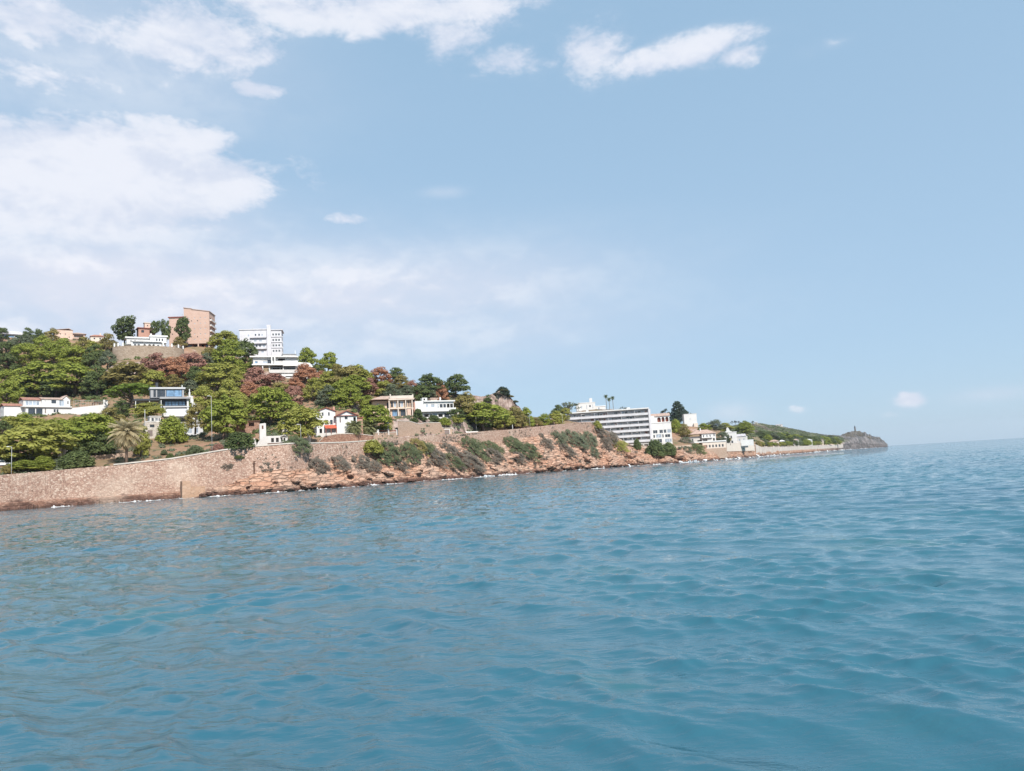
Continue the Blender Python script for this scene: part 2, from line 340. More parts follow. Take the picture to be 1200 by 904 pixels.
def hit(u, v, y0=None):
    """where the sight line of that photo pixel meets the ground"""
    Y = np.arange(y0 or 150., 2200., 1.0); d = ray(u, v)/ray(u, v)[1]
    pts = d[None]*Y[:, None]; h = base_height(pts[:, 0], pts[:, 1]); below = pts[:, 2]+CAMH < h
    i = int(np.argmax(below)) if below.any() else int(np.argmin(pts[:, 2]+CAMH-h))
    p = pts[i]; return np.array([p[0], p[1], base_height(p[0], p[1])[0]])

def pad(u, v, Y, px_r):
    p = P(u, v, Y); PADS.append((p[0], p[1], px_r*Y/FPX, p[2])); return p
def build_terrain():
    A0, A1 = math.atan2(P(-380, 560, 150)[0], 150), S[0][-1]-.0005
    aa = np.linspace(A0, A1, 1250); nr = [4, 5, 46, 3, 4, 22, 30, 34, 10, 5]
    rows = []; zone = []
    for k, n in enumerate(nr):
        r0, z0 = rib_at(k, aa); r1, z1 = rib_at(k+1, aa)
        last = k == len(nr)-1
        for i in range(n+(1 if last else 0)):
            t = i/n; rows.append((r0*(1-t)+r1*t, z0*(1-t)+z1*t, t)); zone.append(k)
    Rw = np.array([q[0] for q in rows]); Zw = np.array([q[1] for q in rows]); T = np.array([q[2] for q in rows]); K = np.array(zone)
    for i in np.where(K == 3)[0]:            # the step behind the sea wall is upright, inside the wall
        if T[i] > 0: Rw[i] = rib_at(4, aa)[0]-.1; Zw[i] -= .6
    X = Rw*np.sin(aa)[None]; Y = Rw*np.cos(aa)[None]
    H = base_height(X.ravel(), Y.ravel()).reshape(X.shape)
    H[K < 4] = Zw[K < 4]; Z = H.copy()
    # rock shelf: ledges tilted a little seaward, blocks and gullies
    t = T[K == 2][:, :] if T.ndim > 1 else T[K == 2]
    t2 = np.broadcast_to(np.asarray(t).reshape(-1, 1) if np.asarray(t).ndim == 1 else t, X[K == 2].shape)
    x, y = X[K == 2], Y[K == 2]; along = x*.77+y*.64; across = -x*.64+y*.77
    wdt = (rib_at(3, aa)[0]-rib_at(2, aa)[0])[None]; amp = np.clip(wdt/9, .0, 1.5)*np.clip(np.sin(np.pi*np.clip(t2, 0, 1))*1.6, 0, 1)
    big = vnoise(along/9, across/4.5, 3, 4); med = vnoise(along/2.6, across/1.4, 5, 4, 2.1, .55); sm = vnoise(along/.8, across/.5, 8, 2)
    zz = H[K == 2]+amp*(1.7*big+1.15*med+.3*sm+.55*np.floor(3.2*vnoise(along/3.3, across/2.1, 15, 2))/3.2)
    tilt = across*.10+along*.018; st = (zz+tilt)/1.15; fr = st-np.floor(st); led = (np.floor(st)+np.clip((fr-.55)/.35, 0, 1)**1.0)*1.15-tilt
    zz = np.where(amp > .03, zz*.35+led*.65, zz); Z[K == 2] = np.maximum(zz, H[K == 2]*0-1.0)
    # shoreline wobble
    wob = (vnoise(along[0]/7, across[0]/7, 21, 4)*1.0)
    # hill roughness
    m = K >= 5; hx, hy = X[m], Y[m]; sc_ = np.clip(np.hypot(hx, hy)/350, .6, 4)
    Z[m] += (vnoise(hx/14, hy/14, 31, 5)*1.1*sc_+vnoise(hx/3.5, hy/3.5, 37, 3)*.35)*np.where(K[m] == 5, .35, 1.)[:, None]
    a2 = np.broadcast_to(aa[None], X.shape)
    # rocky outcrop above the pines and the headland cliffs: sharper blocks
    for (uu, hw, amp_, s_, kk) in ((588, .030, 2.6, 6., (7, 6)), (1012, .036, 7.0, 20., (3, 4, 5, 6, 7))):
        c = math.atan2(P(uu, 480, 330)[0], 330); g = np.clip(1-np.abs(a2-c)/hw, 0, 1)*np.isin(K, kk)[:, None]
        n = vnoise(X/s_, Z/s_*1.3+Y/s_*.4, 51, 5, 2.1, .62)+.7*vnoise(X/s_*2.6, Z/s_*3+Y/s_, 57, 4, 2.1, .6); Z += g**.5*n*amp_
    n, mcol = X.shape; idx = np.arange(n*mcol).reshape(n, mcol)
    V = np.stack([X, Y, Z], -1).reshape(-1, 3)
    def sub(name, ra, rb, mat, lab=None):
        f = np.stack([idx[ra:rb-1, :-1], idx[ra:rb-1, 1:], idx[ra+1:rb, 1:], idx[ra+1:rb, :-1]], -1).reshape(-1, 4)
        u_, inv = np.unique(f, return_inverse=True)
        o = link(name, np_mesh(name, V[u_], inv.reshape(-1, 4), [mat], True)); tag(o, lab, None, None, 'structure'); return o
    c = np.cumsum([0]+nr)
    sub('shore_rocks', 0, c[4]+1, mat_rock()); sub('promenade', c[4], c[5]+1, mat_path()); sub('hillside', c[5], n, mat_hill())

def mat_rock():
    t = NT('red_rock'); g = t.n('ShaderNodeNewGeometry'); 
    def pos(sc_, rot=(0, 0, 0)):
        m = t.n('ShaderNodeMapping'); m.inputs['Scale'].default_value = sc_; m.inputs['Rotation'].default_value = rot; t.l(g.outputs['Position'], m.inputs[0]); return m.outputs[0]
    p1 = pos((1, 1, 1)); big = t.noise(.10, 5, .6, p1); st = t.noise(1.0, 6, .66, pos((.13, .13, 1.3), (rad(6), rad(-5), 0)), .5); fine = t.noise(1.6, 7, .68, p1)
    wv = t.n('ShaderNodeTexNoise'); wv.inputs['Scale'].default_value = .7; wv.inputs['Detail'].default_value = 4; t.l(p1, wv.inputs['Vector']); ws = t.n('ShaderNodeVectorMath', operation='SCALE'); ws.inputs['Scale'].default_value = 1.6; t.l(wv.outputs[1], ws.inputs[0])
    wa = t.n('ShaderNodeVectorMath', operation='ADD'); t.l(pos((.55, .55, 2.0), (rad(6), rad(-5), .4)), wa.inputs[0]); t.l(ws.outputs[0], wa.inputs[1]); ck = t.voro(.55, 'DISTANCE_TO_EDGE', wa.outputs[0])
    a = t.ramp(st, [(.28, (.27, .128, .085)), (.45, (.42, .228, .15)), (.58, (.51, .315, .22)), (.78, (.58, .42, .33))])
    a = t.mix(t.mr(big, .42, .66, 0, .7), a, (.45, .34, .27)); a = t.mix(t.mr(fine, .54, .72, 0, .6), a, (.2, .095, .065))
    cm = t.mr(t.noise(.3, 4, .6, p1), .48, .62); a = t.mix(t.math('MULTIPLY', t.mr(ck, 0, .06, .75, 0), cm), a, (.12, .055, .04))
    gp = t.n('ShaderNodeSeparateXYZ'); t.l(g.outputs['Position'], gp.inputs[0]); a = t.mix(t.mr(gp.outputs[1], 900, 1200), a, t.ramp(t.noise(.09, 9, .72, p1), [(.38, (.045, .045, .043)), (.5, (.15, .13, .125)), (.66, (.30, .265, .255))]))
    s = t.n('ShaderNodeSeparateXYZ'); t.l(g.outputs['Position'], s.inputs[0])
    wet = t.math('ADD', s.outputs[2], t.math('MULTIPLY', t.mr(t.noise(.35, 4, .6, p1), .3, .7, -.5, .5), 1.4))
    a = t.mix(t.mr(wet, .7, 1.7, .88, 0), a, (.065, .03, .024))
    h = t.math('ADD', st, t.math('ADD', t.math('MULTIPLY', fine, .6), t.math('MULTIPLY', t.mr(ck, 0, .12), .8)))
    return t.done(a, .9, t.bump(h, 1.0, .5))
def mat_path():
    t = NT('promenade_paving'); g = t.n('ShaderNodeNewGeometry'); p = t.n('ShaderNodeSeparateXYZ'); t.l(g.outputs['Position'], p.inputs[0])
    a = t.mix(t.noise(.3, 4), (.36, .25, .18), (.46, .35, .27)); rock = t.ramp(t.noise(.09, 9, .72), [(.38, (.04, .042, .04)), (.5, (.13, .115, .112)), (.66, (.28, .25, .245))])
    return t.done(t.mix(t.mr(p.outputs[1], 1150, 1250), a, rock), .9)
def mat_hill():
    t = NT('dry_hillside'); n = t.noise(.05, 6, .6); f = t.noise(.6, 6, .65); g = t.noise(.22, 5, .6)
    a = t.mix(t.mr(n, .4, .6), (.30, .175, .115), (.22, .15, .09)); a = t.mix(t.mr(g, .5, .66, 0, .8), a, (.115, .115, .05)); a = t.mix(t.mr(f, .52, .72, 0, .6), a, (.15, .09, .06))
    ge = t.n('ShaderNodeNewGeometry'); s = t.n('ShaderNodeSeparateXYZ'); t.l(ge.outputs['Normal'], s.inputs[0]); p = t.n('ShaderNodeSeparateXYZ'); t.l(ge.outputs['Position'], p.inputs[0])
    rock = t.ramp(t.noise(.35, 8, .7), [(.34, (.09, .065, .058)), (.46, (.24, .17, .145)), (.62, (.41, .32, .28))])
    a = t.mix(t.mr(s.outputs[2], .80, .70), a, rock)
    far = t.mr(p.outputs[1], 560, 900); scr = t.ramp(t.noise(.035, 8, .7), [(.35, (.045, .06, .03)), (.52, (.115, .12, .065)), (.68, (.25, .2, .14))])
    a = t.mix(far, a, scr)
    fr = t.mr(p.outputs[1], 1260, 1330); cl = t.ramp(t.noise(.09, 9, .72), [(.38, (.03, .035, .034)), (.5, (.11, .104, .105)), (.66, (.26, .24, .237))])
    a = t.mix(fr, a, cl)
    return t.done(a, .95, t.bump(f, .8, .5))

# ------------------------------------------------------------------ sea
def build_water():
    r = np.concatenate([3*np.exp(np.linspace(0, math.log(60/3.), 620)), 60*np.exp(np.linspace(0, math.log(380/60.), 470))[1:], 380*np.exp(np.linspace(0, math.log(6300/380.), 130))[1:]])
    a = np.linspace(rad(-52), rad(52), 860); X = r[:, None]*np.sin(a)[None]; Y = r[:, None]*np.cos(a)[None]
    dr = np.gradient(r)[:, None]; Z = np.zeros_like(X); DX = np.zeros_like(X); DY = np.zeros_like(X); g = np.random.default_rng(5)
    wind = rad(205)
    patch = np.clip(.75+1.25*vnoise(X/3.4, Y/2.2, 33, 3), .18, 1.7)
    for i in range(130):
        lam = .16*math.exp(g.random()*math.log(3.6/.16)); th = (wind if i % 5 < 3 else wind+.62)+g.normal(0, .27 if lam > .8 else .42); k = 2*math.pi/lam
        slope = .0145 if lam > 1.3 else (.033 if lam > .3 else .034); A = slope/k*g.uniform(.6, 1.4); ph = g.random()*6.28
        fade = np.clip((lam/(dr*3.0)-.6)/.8, 0, 1)
        if lam < .7: fade = fade*patch
        p = k*(X*math.sin(th)+Y*math.cos(th))+ph; s, c = np.sin(p), np.cos(p)
        Z += A*fade*s; DX += .8*A*fade*c*math.sin(th); DY += .8*A*fade*c*math.cos(th)
    # old boat wake crossing the left: a packet of short oblique waves
    for (x0, y0, ang, lam, wid, A, seed) in ((-7, 16, 58, 1.15, 2.2, .040, 1), (-16, 34, 66, 1.6, 4.0, .05, 2), (-3, 10.5, 55, .8, 1.3, .022, 3)):
        th = rad(ang); ux, uy = math.sin(th), math.cos(th); nx, ny = uy, -ux
        al = (X-x0)*ux+(Y-y0)*uy; ac = (X-x0)*nx+(Y-y0)*ny+vnoise(al/9, al*0, 60+seed, 2)*1.6
        env = np.exp(-(ac/wid)**2)*np.clip(.6+vnoise(al/6, ac/3, 70+seed, 2), 0, 1.3)
        Z += A*env*np.sin(2*math.pi*ac/lam+vnoise(X/1.2, Y/1.2, 80+seed, 2)*1.2)
    X = X+DX; Y = Y+DY; n, m = X.shape; idx = np.arange(n*m).reshape(n, m)
    f = np.stack([idx[:-1, :-1], idx[:-1, 1:], idx[1:, 1:], idx[1:, :-1]], -1).reshape(-1, 4)
    t = NT('sea_water'); v = t.co()
    b1 = t.noise(2.0, 6, .6, t.co((.55, 1.5, 1), (0, 0, .3))); b2 = t.noise(.5, 5, .55, t.co((.8, 1.3, 1), (0, 0, .35)))
    deep = t.noise(.16, 5, .6); c = t.mix(t.mr(t.noise(.045, 4), .35, .65), (.0243, .099, .142), (.0325, .126, .166))
    c = t.mix(t.mr(deep, .56, .72, 0, .6), c, (.048, .128, .118))
    ge = t.n('ShaderNodeNewGeometry'); ln = t.n('ShaderNodeVectorMath', operation='LENGTH'); t.l(ge.outputs['Position'], ln.inputs[0])
    q = t.n('ShaderNodeTexNoise'); q.inputs['Scale'].default_value = 1.7; q.inputs['Detail'].default_value = 4; q.inputs['Roughness'].default_value = .6; t.l(t.co((1, 1.3, 1)), q.inputs['Vector'])
    sb = t.n('ShaderNodeVectorMath', operation='SUBTRACT'); t.l(q.outputs[1], sb.inputs[0]); sb.inputs[1].default_value = (.5, .5, .5)
    gust = t.mr(t.noise(.02, 4, .6, t.co((.5, 1.4, 1))), .35, .65, .75, 1.2)
    sl = t.n('ShaderNodeVectorMath', operation='SCALE'); t.l(sb.outputs[0], sl.inputs[0]); t.l(t.math('MULTIPLY', t.mr(ln.outputs['Value'], 14, 110, .04, 2.0), gust), sl.inputs['Scale'])
    ad = t.n('ShaderNodeVectorMath', operation='ADD'); t.l(ge.outputs['Normal'], ad.inputs[0]); t.l(sl.outputs[0], ad.inputs[1]); nm = t.n('ShaderNodeVectorMath', operation='NORMALIZE'); t.l(ad.outputs[0], nm.inputs[0])
    t.b.inputs['IOR'].default_value = 1.33; t.b.inputs['Specular IOR Level'].default_value = .5
    nb = t.bump(b2, .3, .25, nm.outputs[0]); b3 = t.noise(8, 4, .6, t.co((.5, 1.5, 1), (0, 0, .3))); nb = t.bump(b1, .45, .08, nb); nb = t.bump(b3, .35, .012, nb)
    mat = t.done(c, .02, nb)
    o = link('sea', np_mesh('sea', np.stack([X, Y, Z], -1).reshape(-1, 3), f, [mat], True)); tag(o, kind='structure')

def build_haze():
    # the air itself: one closed, even, pale volume round the camera, the coast and the sea
    m = bpy.data.materials.new('sea_air'); m.use_nodes = True; t = m.node_tree; t.nodes.remove(t.nodes['Principled BSDF'])
    v = t.nodes.new('ShaderNodeVolumePrincipled'); v.inputs['Color'].default_value = (.86, .92, 1, 1); v.inputs['Density'].default_value = HAZE; v.inputs['Anisotropy'].default_value = .2
    t.links.new(v.outputs[0], t.nodes['Material Output'].inputs['Volume'])
    b = MB(); b.box(-6600, 6600, -120, 6600, -14, 150); tag(b.build('haze', m), kind='stuff')
HAZE = .00006
# ------------------------------------------------------------------ building kit (x right, y away from the sea, z up; photo-pixel units at the building's own distance)
class Bld:
    def __init__(s, name, label, cat, u, v, Y, yaw=0, padr=0, group=None, sink=8):
        p = P(u, v, Y); s.s = Y/FPX; s.sink = sink
        s.root = empty(name, p, -math.atan2(p[0], p[1])+rad(yaw)); tag(s.root, label, cat, group)
        if padr: PADS.append((p[0], p[1], padr*s.s, p[2]))
        s.S = Matrix.Scale(s.s, 4)
    def mb(s, T=None):
        m = MB(); m.T = s.S @ T if T is not None else s.S; return m
    def part(s, name, m, mat, parent=None, smooth=False): return m.build(name, mat, parent or s.root, smooth)
    def box(s, name, x0, x1, y0, y1, z0, z1, mat, parent=None):
        m = s.mb(); m.box(x0, x1, y0, y1, z0, z1); return s.part(name, m, mat, parent)
    def boxes(s, name, L_, mat, parent=None):
        m = s.mb()
        for q in L_: m.box(*q)
        return s.part(name, m, mat, parent)
    def window(s, parent, T, x, z, w_, h, kind, n=1):
        m = s.mb(T); d = .1/s.s; f = max(.07/s.s, .07*w_/2)
        if kind == 'D':
            m.box(x, x+w_, d, d*1.6, z, z+h); m.box(x+w_*.8, x+w_*.88, d*.5, d, z+h*.42, z+h*.5, 0); return s.part('door', m, M_['door'], parent)
        g = {'w': 'glass', 'l': 'glass_lt', 'b': 'glass_blue', 'k': 'glass'}[kind]; fr = 'frame_d' if kind in 'bk' else 'frame_w'
        m.box(x+f, x+w_-f, d*1.2, d*1.5, z+f, z+h-f, 0)
        for q in ((x, x+f, z, z+h), (x+w_-f, x+w_, z, z+h), (x+f, x+w_-f, z, z+f), (x+f, x+w_-f, z+h-f, z+h)): m.box(q[0], q[1], d*.8, d*1.8, q[2], q[3], 1)
        for i in range(1, n+1 if n > 1 or w_ > 2.2 else 1):
            c = x+w_*i/(n+1); m.box(c-f*.4, c+f*.4, d*.8, d*1.15, z+f, z+h-f, 1)
        return s.part('window', m, [M_[g], M_[fr]], parent)
    def facade(s, m, T, x0, x1, z0, z1, ops, t):
        m.T = s.S @ T; xs = sorted({x0, x1, *[o[0] for o in ops], *[o[0]+o[2] for o in ops]}); zs = sorted({z0, z1, *[o[1] for o in ops], *[o[1]+o[3] for o in ops]})
        for i in range(len(xs)-1):
            run = None
            for j in range(len(zs)-1):
                cx, cz = (xs[i]+xs[i+1])/2, (zs[j]+zs[j+1])/2
                if any(o[0] < cx < o[0]+o[2] and o[1] < cz < o[1]+o[3] for o in ops):
                    if run is not None: m.box(xs[i], xs[i+1], 0, t, run, zs[j]); run = None
                elif run is None: run = zs[j]
            if run is not None: m.box(xs[i], xs[i+1], 0, t, run, z1)
        for o in ops:
            if o[4] in 'aA':              # round the head of an arched opening
                x, z, w_, h = o[:4]; r = w_/2; zc = z+h-r
                for sg in (-1, 1):
                    arc = [(x+r+sg*r*math.cos(q), zc+r*math.sin(q)) for q in np.linspace(0, math.pi/2, 6)]
                    poly = arc+[(x+r+sg*r, z+h)]
                    m.prism(poly if sg > 0 else poly[::-1], 0, t)
    def wall(s, x0, x1, y0, y1, z0, z1, mat, front=(), left=(), right=(), top=True, name='wall', topmat=None):
        t = .3/s.s; m = s.mb(); zb = z0-s.sink/s.s if z0 <= 0.01 else z0
        TF = Matrix.Translation((x0, y0, 0)); TL = Matrix.Translation((x0, y1-t, 0)) @ Matrix.Rotation(-math.pi/2, 4, 'Z'); TR = Matrix.Translation((x1, y0+t, 0)) @ Matrix.Rotation(math.pi/2, 4, 'Z')
        fr = [(o[0]-x0, *o[1:]) for o in front]
        for T, wd, ops in ((TF, x1-x0, fr), (TL, y1-y0-2*t, left), (TR, y1-y0-2*t, right)): s.facade(m, T, 0, wd, zb, z1, list(ops), t)
        m.T = s.S; m.box(x0, x1, y1-t, y1, zb, z1)
        if top: m.box(x0+t, x1-t, y0+t, y1-t, z1-t, z1-.03/s.s)
        m.box(x0+t, x1-t, y0+t, y1-t, z0-.5*t, z0+.1*t)
        o = s.part(name, m, mat)
        for T, ops in ((TF, fr), (TL, left), (TR, right)):
            for q in ops:
                if q[4] in 'wlbkD': s.window(o, T, *q)
        return o
    def hip(s, name, x0, x1, y0, y1, z0, z1, mat, over=1.0, ridge=.5, parent=None):
        m = s.mb(); x0 -= over; x1 += over; y0 -= over; y1 += over; d = min((y1-y0)/2, (x1-x0)/2)*ridge*2; ym = (y0+y1)/2; e = .18/s.s
        if x1-x0 >= y1-y0: r0, r1 = (x0+d*.9, ym, z1), (x1-d*.9, ym, z1)
        else: xm = (x0+x1)/2; r0, r1 = (xm, y0+d*.9, z1), (xm, y1-d*.9, z1)
        vs = [(x0,y0,z0),(x1,y0,z0),(x1,y1,z0),(x0,y1,z0),(x0,y0,z0+e),(x1,y0,z0+e),(x1,y1,z0+e),(x0,y1,z0+e), r0, r1]
        fs = [(3,2,1,0),(0,1,5,4),(1,2,6,5),(2,3,7,6),(3,0,4,7)]
        fs += [(4,5,9,8),(5,6,9),(6,7,8,9),(7,4,8)] if x1-x0 >= y1-y0 else [(4,5,8),(5,6,9,8),(6,7,9),(7,4,8,9)]
        m.add(vs, fs); return s.part(name, m, mat, parent)
    def gable(s, name, x0, x1, y0, y1, z0, z1, mat, axis='y', over=.8, th=None, xr=None):
        """ridge along axis; gable wall is separate"""
        th = th or .22/s.s; m = s.mb()
        if axis == 'y':
            xm = xr if xr is not None else (x0+x1)/2; k = (z1-z0)/max(xm-x0, .01); k2 = (z1-z0)/max(x1-xm, .01)
            m.prism([(x0-over, z0-over*k), (xm, z1), (xm, z1+th), (x0-over, z0-over*k+th)], y0-over, y1+over)
            m.prism([(xm, z1), (x1+over, z0-over*k2), (x1+over, z0-over*k2+th), (xm, z1+th)], y0-over, y1+over)
        else:
            ym = (y0+y1)/2; k = (z1-z0)/(ym-y0); T = Matrix.Rotation(math.pi/2, 4, 'Z'); m.T = s.S @ T
            m.prism([(y0-over, z0-over*k), (ym, z1), (ym, z1+th), (y0-over, z0-over*k+th)], -x1-over, -x0+over)
            m.prism([(ym, z1), (y1+over, z0-over*k), (y1+over, z0-over*k+th), (ym, z1+th)], -x1-over, -x0+over)
        return s.part(name, m, mat)
    def gable_wall(s, x0, x1, y, z0, z1, mat, xr=None, t=None):
        m = s.mb(); t = t or .3/s.s; m.prism([(x0, z0), (x1, z0), ((x0+x1)/2 if xr is None else xr, z1)], y, y+t); return s.part('gable', m, mat)
    def cols(s, name, pts, z0, z1, r, mat):
        for (x, y) in pts: s.box(name, x-r, x+r, y-r, y+r, z0, z1, mat)
    def rail(s, x0, x1, y, z0, h, mat, n=8, name='railing', y1=None):
        m = s.mb(); q = .035/s.s; y1 = y if y1 is None else y1
        m.tube([(x0, y, z0+h), (x1, y1, z0+h)], q*1.3, 5); m.tube([(x0, y, z0+h*.5), (x1, y1, z0+h*.5)], q*.8, 5)
        for i in range(n+1):
            f = i/n; m.tube([(x0+(x1-x0)*f, y+(y1-y)*f, z0), (x0+(x1-x0)*f, y+(y1-y)*f, z0+h)], q, 5)
        return s.part(name, m, mat)
def row(x, z, w_, h, n, step, kind='w', mull=1): return [(x+i*step, z, w_, h, kind, mull) for i in range(n)]

def ribbon(name, a0, a1, n, prof, mat, parent=None, smooth=False):
    """closed profile of (radius, height) functions swept along the coast between two azimuths"""
    aa = np.linspace(a0, a1, n); pr = [(np.broadcast_to(f(aa)[0], aa.shape), np.broadcast_to(f(aa)[1], aa.shape)) for f in prof]; k = len(pr)
    V = np.stack([np.stack([r*np.sin(aa), r*np.cos(aa), z], -1) for r, z in pr], 1).reshape(-1, 3)
    F = [(i*k+j, (i+1)*k+j, (i+1)*k+(j+1) % k, i*k+(j+1) % k) for i in range(n-1) for j in range(k)]
    F = [tuple(reversed(f)) for f in F]
    me = np_mesh(name, V, F, [mat], smooth)
    m = link(name, me, parent); return m
def az_of(u, v, Y): p = P(u, v, Y); return math.atan2(p[0], p[1])

def build_seawall():
    a0, a1 = az_of(-370, 560, 150), az_of(693, 497, 371)
    lo = lambda a: rib_at(3, a); hi = lambda a: rib_at(4, a)
    wob = lambda a: vnoise(a*900, a*0, 91, 3)*.10
    sw = ribbon('sea_wall', a0, a1, 900, [lambda a: (lo(a)[0]-.7, lo(a)[1]-3.0), lambda a: (hi(a)[0]-.45+wob(a), hi(a)[1]+.55+wob(a)), lambda a: (hi(a)[0]+.25, hi(a)[1]+.55+wob(a)), lambda a: (hi(a)[0]+.3, hi(a)[1]-1.5)], M_['seawall'])
    tag(sw, 'long rubble stone sea wall rising from the water to the promenade', 'sea wall')
    c0, c1 = az_of(133, 548, 181), az_of(440, 518, 232)
    ribbon('coping', c0, c1, 300, [lambda a: (hi(a)[0]-.62, hi(a)[1]+.56), lambda a: (hi(a)[0]-.62, hi(a)[1]+.86), lambda a: (hi(a)[0]+.4, hi(a)[1]+.86), lambda a: (hi(a)[0]+.4, hi(a)[1]+.56)], M_['coping'], sw)
    f1 = az_of(236, 575, 187)
    step = lambda a: np.floor(vnoise(a*420, a*0, 95, 2)*2.2)*.16
    ribbon('footing', a0, f1, 900, [lambda a: (lo(a)[0]-1.9+step(a), -1.5+0*a), lambda a: (lo(a)[0]-1.9+step(a), .62+step(a)*1.6), lambda a: (lo(a)[0]-.5, 1.0+0*a), lambda a: (lo(a)[0]-.5, -1.5+0*a)], M_['redwall'], sw)
    ribbon('ledge', a0, f1, 500, [lambda a: (lo(a)[0]-.95, .9+0*a), lambda a: (lo(a)[0]-.95, 1.55+step(a)*.5), lambda a: (lo(a)[0]-.3, 1.7+0*a), lambda a: (lo(a)[0]-.3, .9+0*a)], M_['redwall'], sw)
    B = Bld('buttress', None, None, 218, 583.2, 184.5, 10); B.root.name = 'buttress_anchor'
    m = B.mb(); m.prism([(-4.6, -3), (5.2, -3), (4.6, 19), (-4.4, 19)], -3, 10); m.box(5.2, 21, -1, 8, -3, 12)
    o = B.part('buttress', m, M_['beige_block']); mw = B.root.matrix_basis.copy(); o.parent = sw; o.matrix_basis = mw; bpy.data.objects.remove(B.root)
    return sw
M_['beige_block'] = stone('buttress_block', [(.40, .25, .165), (.45, .29, .2), (.48, .33, .24)], .9, (.25, .15, .1), .03)

def build_buildings():
    W, W2, G = M_['white'], M_['white2'], M_['grey_white']
    # ---- far left villa on the ridge
    B = Bld('hillside_villa', 'low white villa with a pale hip roof on the ridge at the far left', 'villa', 13, 397, 395, 8, 22)
    B.wall(-15, 15, 0, 14, 0, 5, G, [(-12, 1.2, 7, 2.6, 'b', 2), (-3, 1.2, 6, 2.6, 'b', 2), (5, 1.2, 7, 2.6, 'b', 2)])
    r = B.hip('roof', -15, 15, 0, 14, 5, 10.5, M_['greytile'], 2); B.boxes('dormer', [(-8, -3, 3, 7, 6.4, 8.8), (4, 8, 3, 7, 6.4, 8.8)], G, r); B.box('parapet', -18, 18, -3, -2.4, -1, 1.0, G)
    # ---- pink stone house
    B = Bld('stone_house', 'pink stone block house with a stepped tiled roof on the ridge among pines', 'house', 84, 400.5, 395, 6, 24)
    B.wall(-17, 1, 0, 14, 0, 13.2, M_['pinkstone'], [(-12, 8, 1, 1.3, 'k'), (-7, 8, 1, 1.3, 'k'), (-13, 4, 1, 1.3, 'k'), (-3, 4.5, 1, 1.3, 'k')], [(4, 7, 2, 2, 'w')])
    B.wall(1, 14, 1.5, 14, 0, 9.6, M_['pinkstone'], [(2.5, 5.6, 10, 2.6, 'd'), (3, 1.3, 3, 2.2, 'w'), (8, 1.3, 3, 2.2, 'w')])
    B.gable('roof', -17, 1, 0, 14, 13.2, 15.2, M_['terra_pale'], 'y', .5, xr=-3); B.hip('roof', 1, 14, 1.5, 14, 9.7, 12.6, M_['terra_pale'], 1.6); B.rail(1.5, 14, .2, 4.6, 1.6, M_['steel'], 8)
    B.box('balcony', 1, 14.5, 0, 1.5, 3.9, 4.6, M_['pinkstone'])
    # ---- small ochre house
    B = Bld('cottage', 'small ochre cottage with a red tile roof in the pines right of the pink house', 'cottage', 114, 399.5, 390, 0, 14)
    B.wall(-7, 7, 0, 9, 0, 5, M_['cream'], [(-4, 1.5, 2, 2, 'w'), (2, 1.5, 2, 2, 'w')]); r = B.hip('roof', -7, 7, 0, 9, 5, 8, M_['terra'], 1); B.box('chimney', 2.5, 4, 4, 5.5, 6, 10, M_['cream'], r)
    # ---- brick house behind the white villa
    B = Bld('brick_house', 'small brick house with a square stair turret behind the white terrace villa', 'house', 171, 396, 372, 10, 16)
    B.wall(-8, 10, 0, 12, 0, 11, M_['brick_dk'], [(-5, 6, 3, 3, 'k'), (4, 5.5, 5, 4, 'd'), (4, 0.5, 5, 3.5, 'd')]); B.box('roof', -9.2, 11, -1.2, 13, 11, 12, M_['terra_dk'])
    B.wall(-1, 5.5, 2, 8, 12, 18.2, M_['pinkstone'], [(1.5, 14.4, 1.4, 1.4, 'k')], name='turret'); B.box('turret_cap', -1.6, 6.1, 1.4, 8.6, 18.2, 19, M_['cream'])
    # ---- white villa on its round stone platform
    B = Bld('terrace_villa', 'white villa with arched windows standing on the round stone platform', 'villa', 172, 407.5, 338, 4, 0)
    B.wall(-16, 16, 2, 16, 0, 7, W, [(-13.5, 1.2, 2.4, 3.2, 'k'), (-9.7, 1.2, 2.4, 3.2, 'k'), (-3.4, .3, 2.6, 4.3, 'a'), (1.8, .3, 2.8, 4.3, 'a'), (6.2, .3, 2.6, 4.3, 'a'), (11.4, .8, 2.2, 3.2, 'k')])
    B.wall(-21, 6, 8, 20, 5, 12.2, W2, [(-17, 7.6, 2, 2.4, 'k'), (-13, 7.6, 2, 2.4, 'k'), (-8, 7.6, 6, 2, 'd')]); B.box('roof', -22.5, 7, 6.5, 21.5, 12.2, 13.8, W)
    B.wall(4, 22, 5, 18, 6.9, 14.2, W, [(10.5, 9.2, 1.5, 3, 'k'), (13.5, 9.2, 1.5, 3, 'k'), (16.6, 9.2, 1.5, 3, 'k')]); B.box('roof', 3.2, 23.4, 4, 19, 14.2, 16, W); B.box('chimney', 4.5, 6.2, 8, 10, 16, 18.6, W)
    B.box('porch_roof', -17, 17, -.6, 2, 7, 7.8, W)
    p = P(174, 421, 326); PADS.append((p[0], p[1]+6, 15, p[2]))
    # platform wall
    pts = []
    for i in range(29):
        t = math.pi*(1.10+.86*i/28); pts.append((40*math.cos(t), 14+24*math.sin(t)))
    B2 = Bld('platform_wall', 'curved beige stone retaining wall that carries the white terrace villa', 'retaining wall', 174.5, 407.5, 330, 4)
    m = B2.mb()
    for (xa, ya), (xb, yb) in zip(pts[:-1], pts[1:]):
        m.slabpoly([(xa, ya), (xb, yb), (xb*.97, 14+(yb-14)*.97), (xa*.97, 14+(ya-14)*.97)], -26, .6)
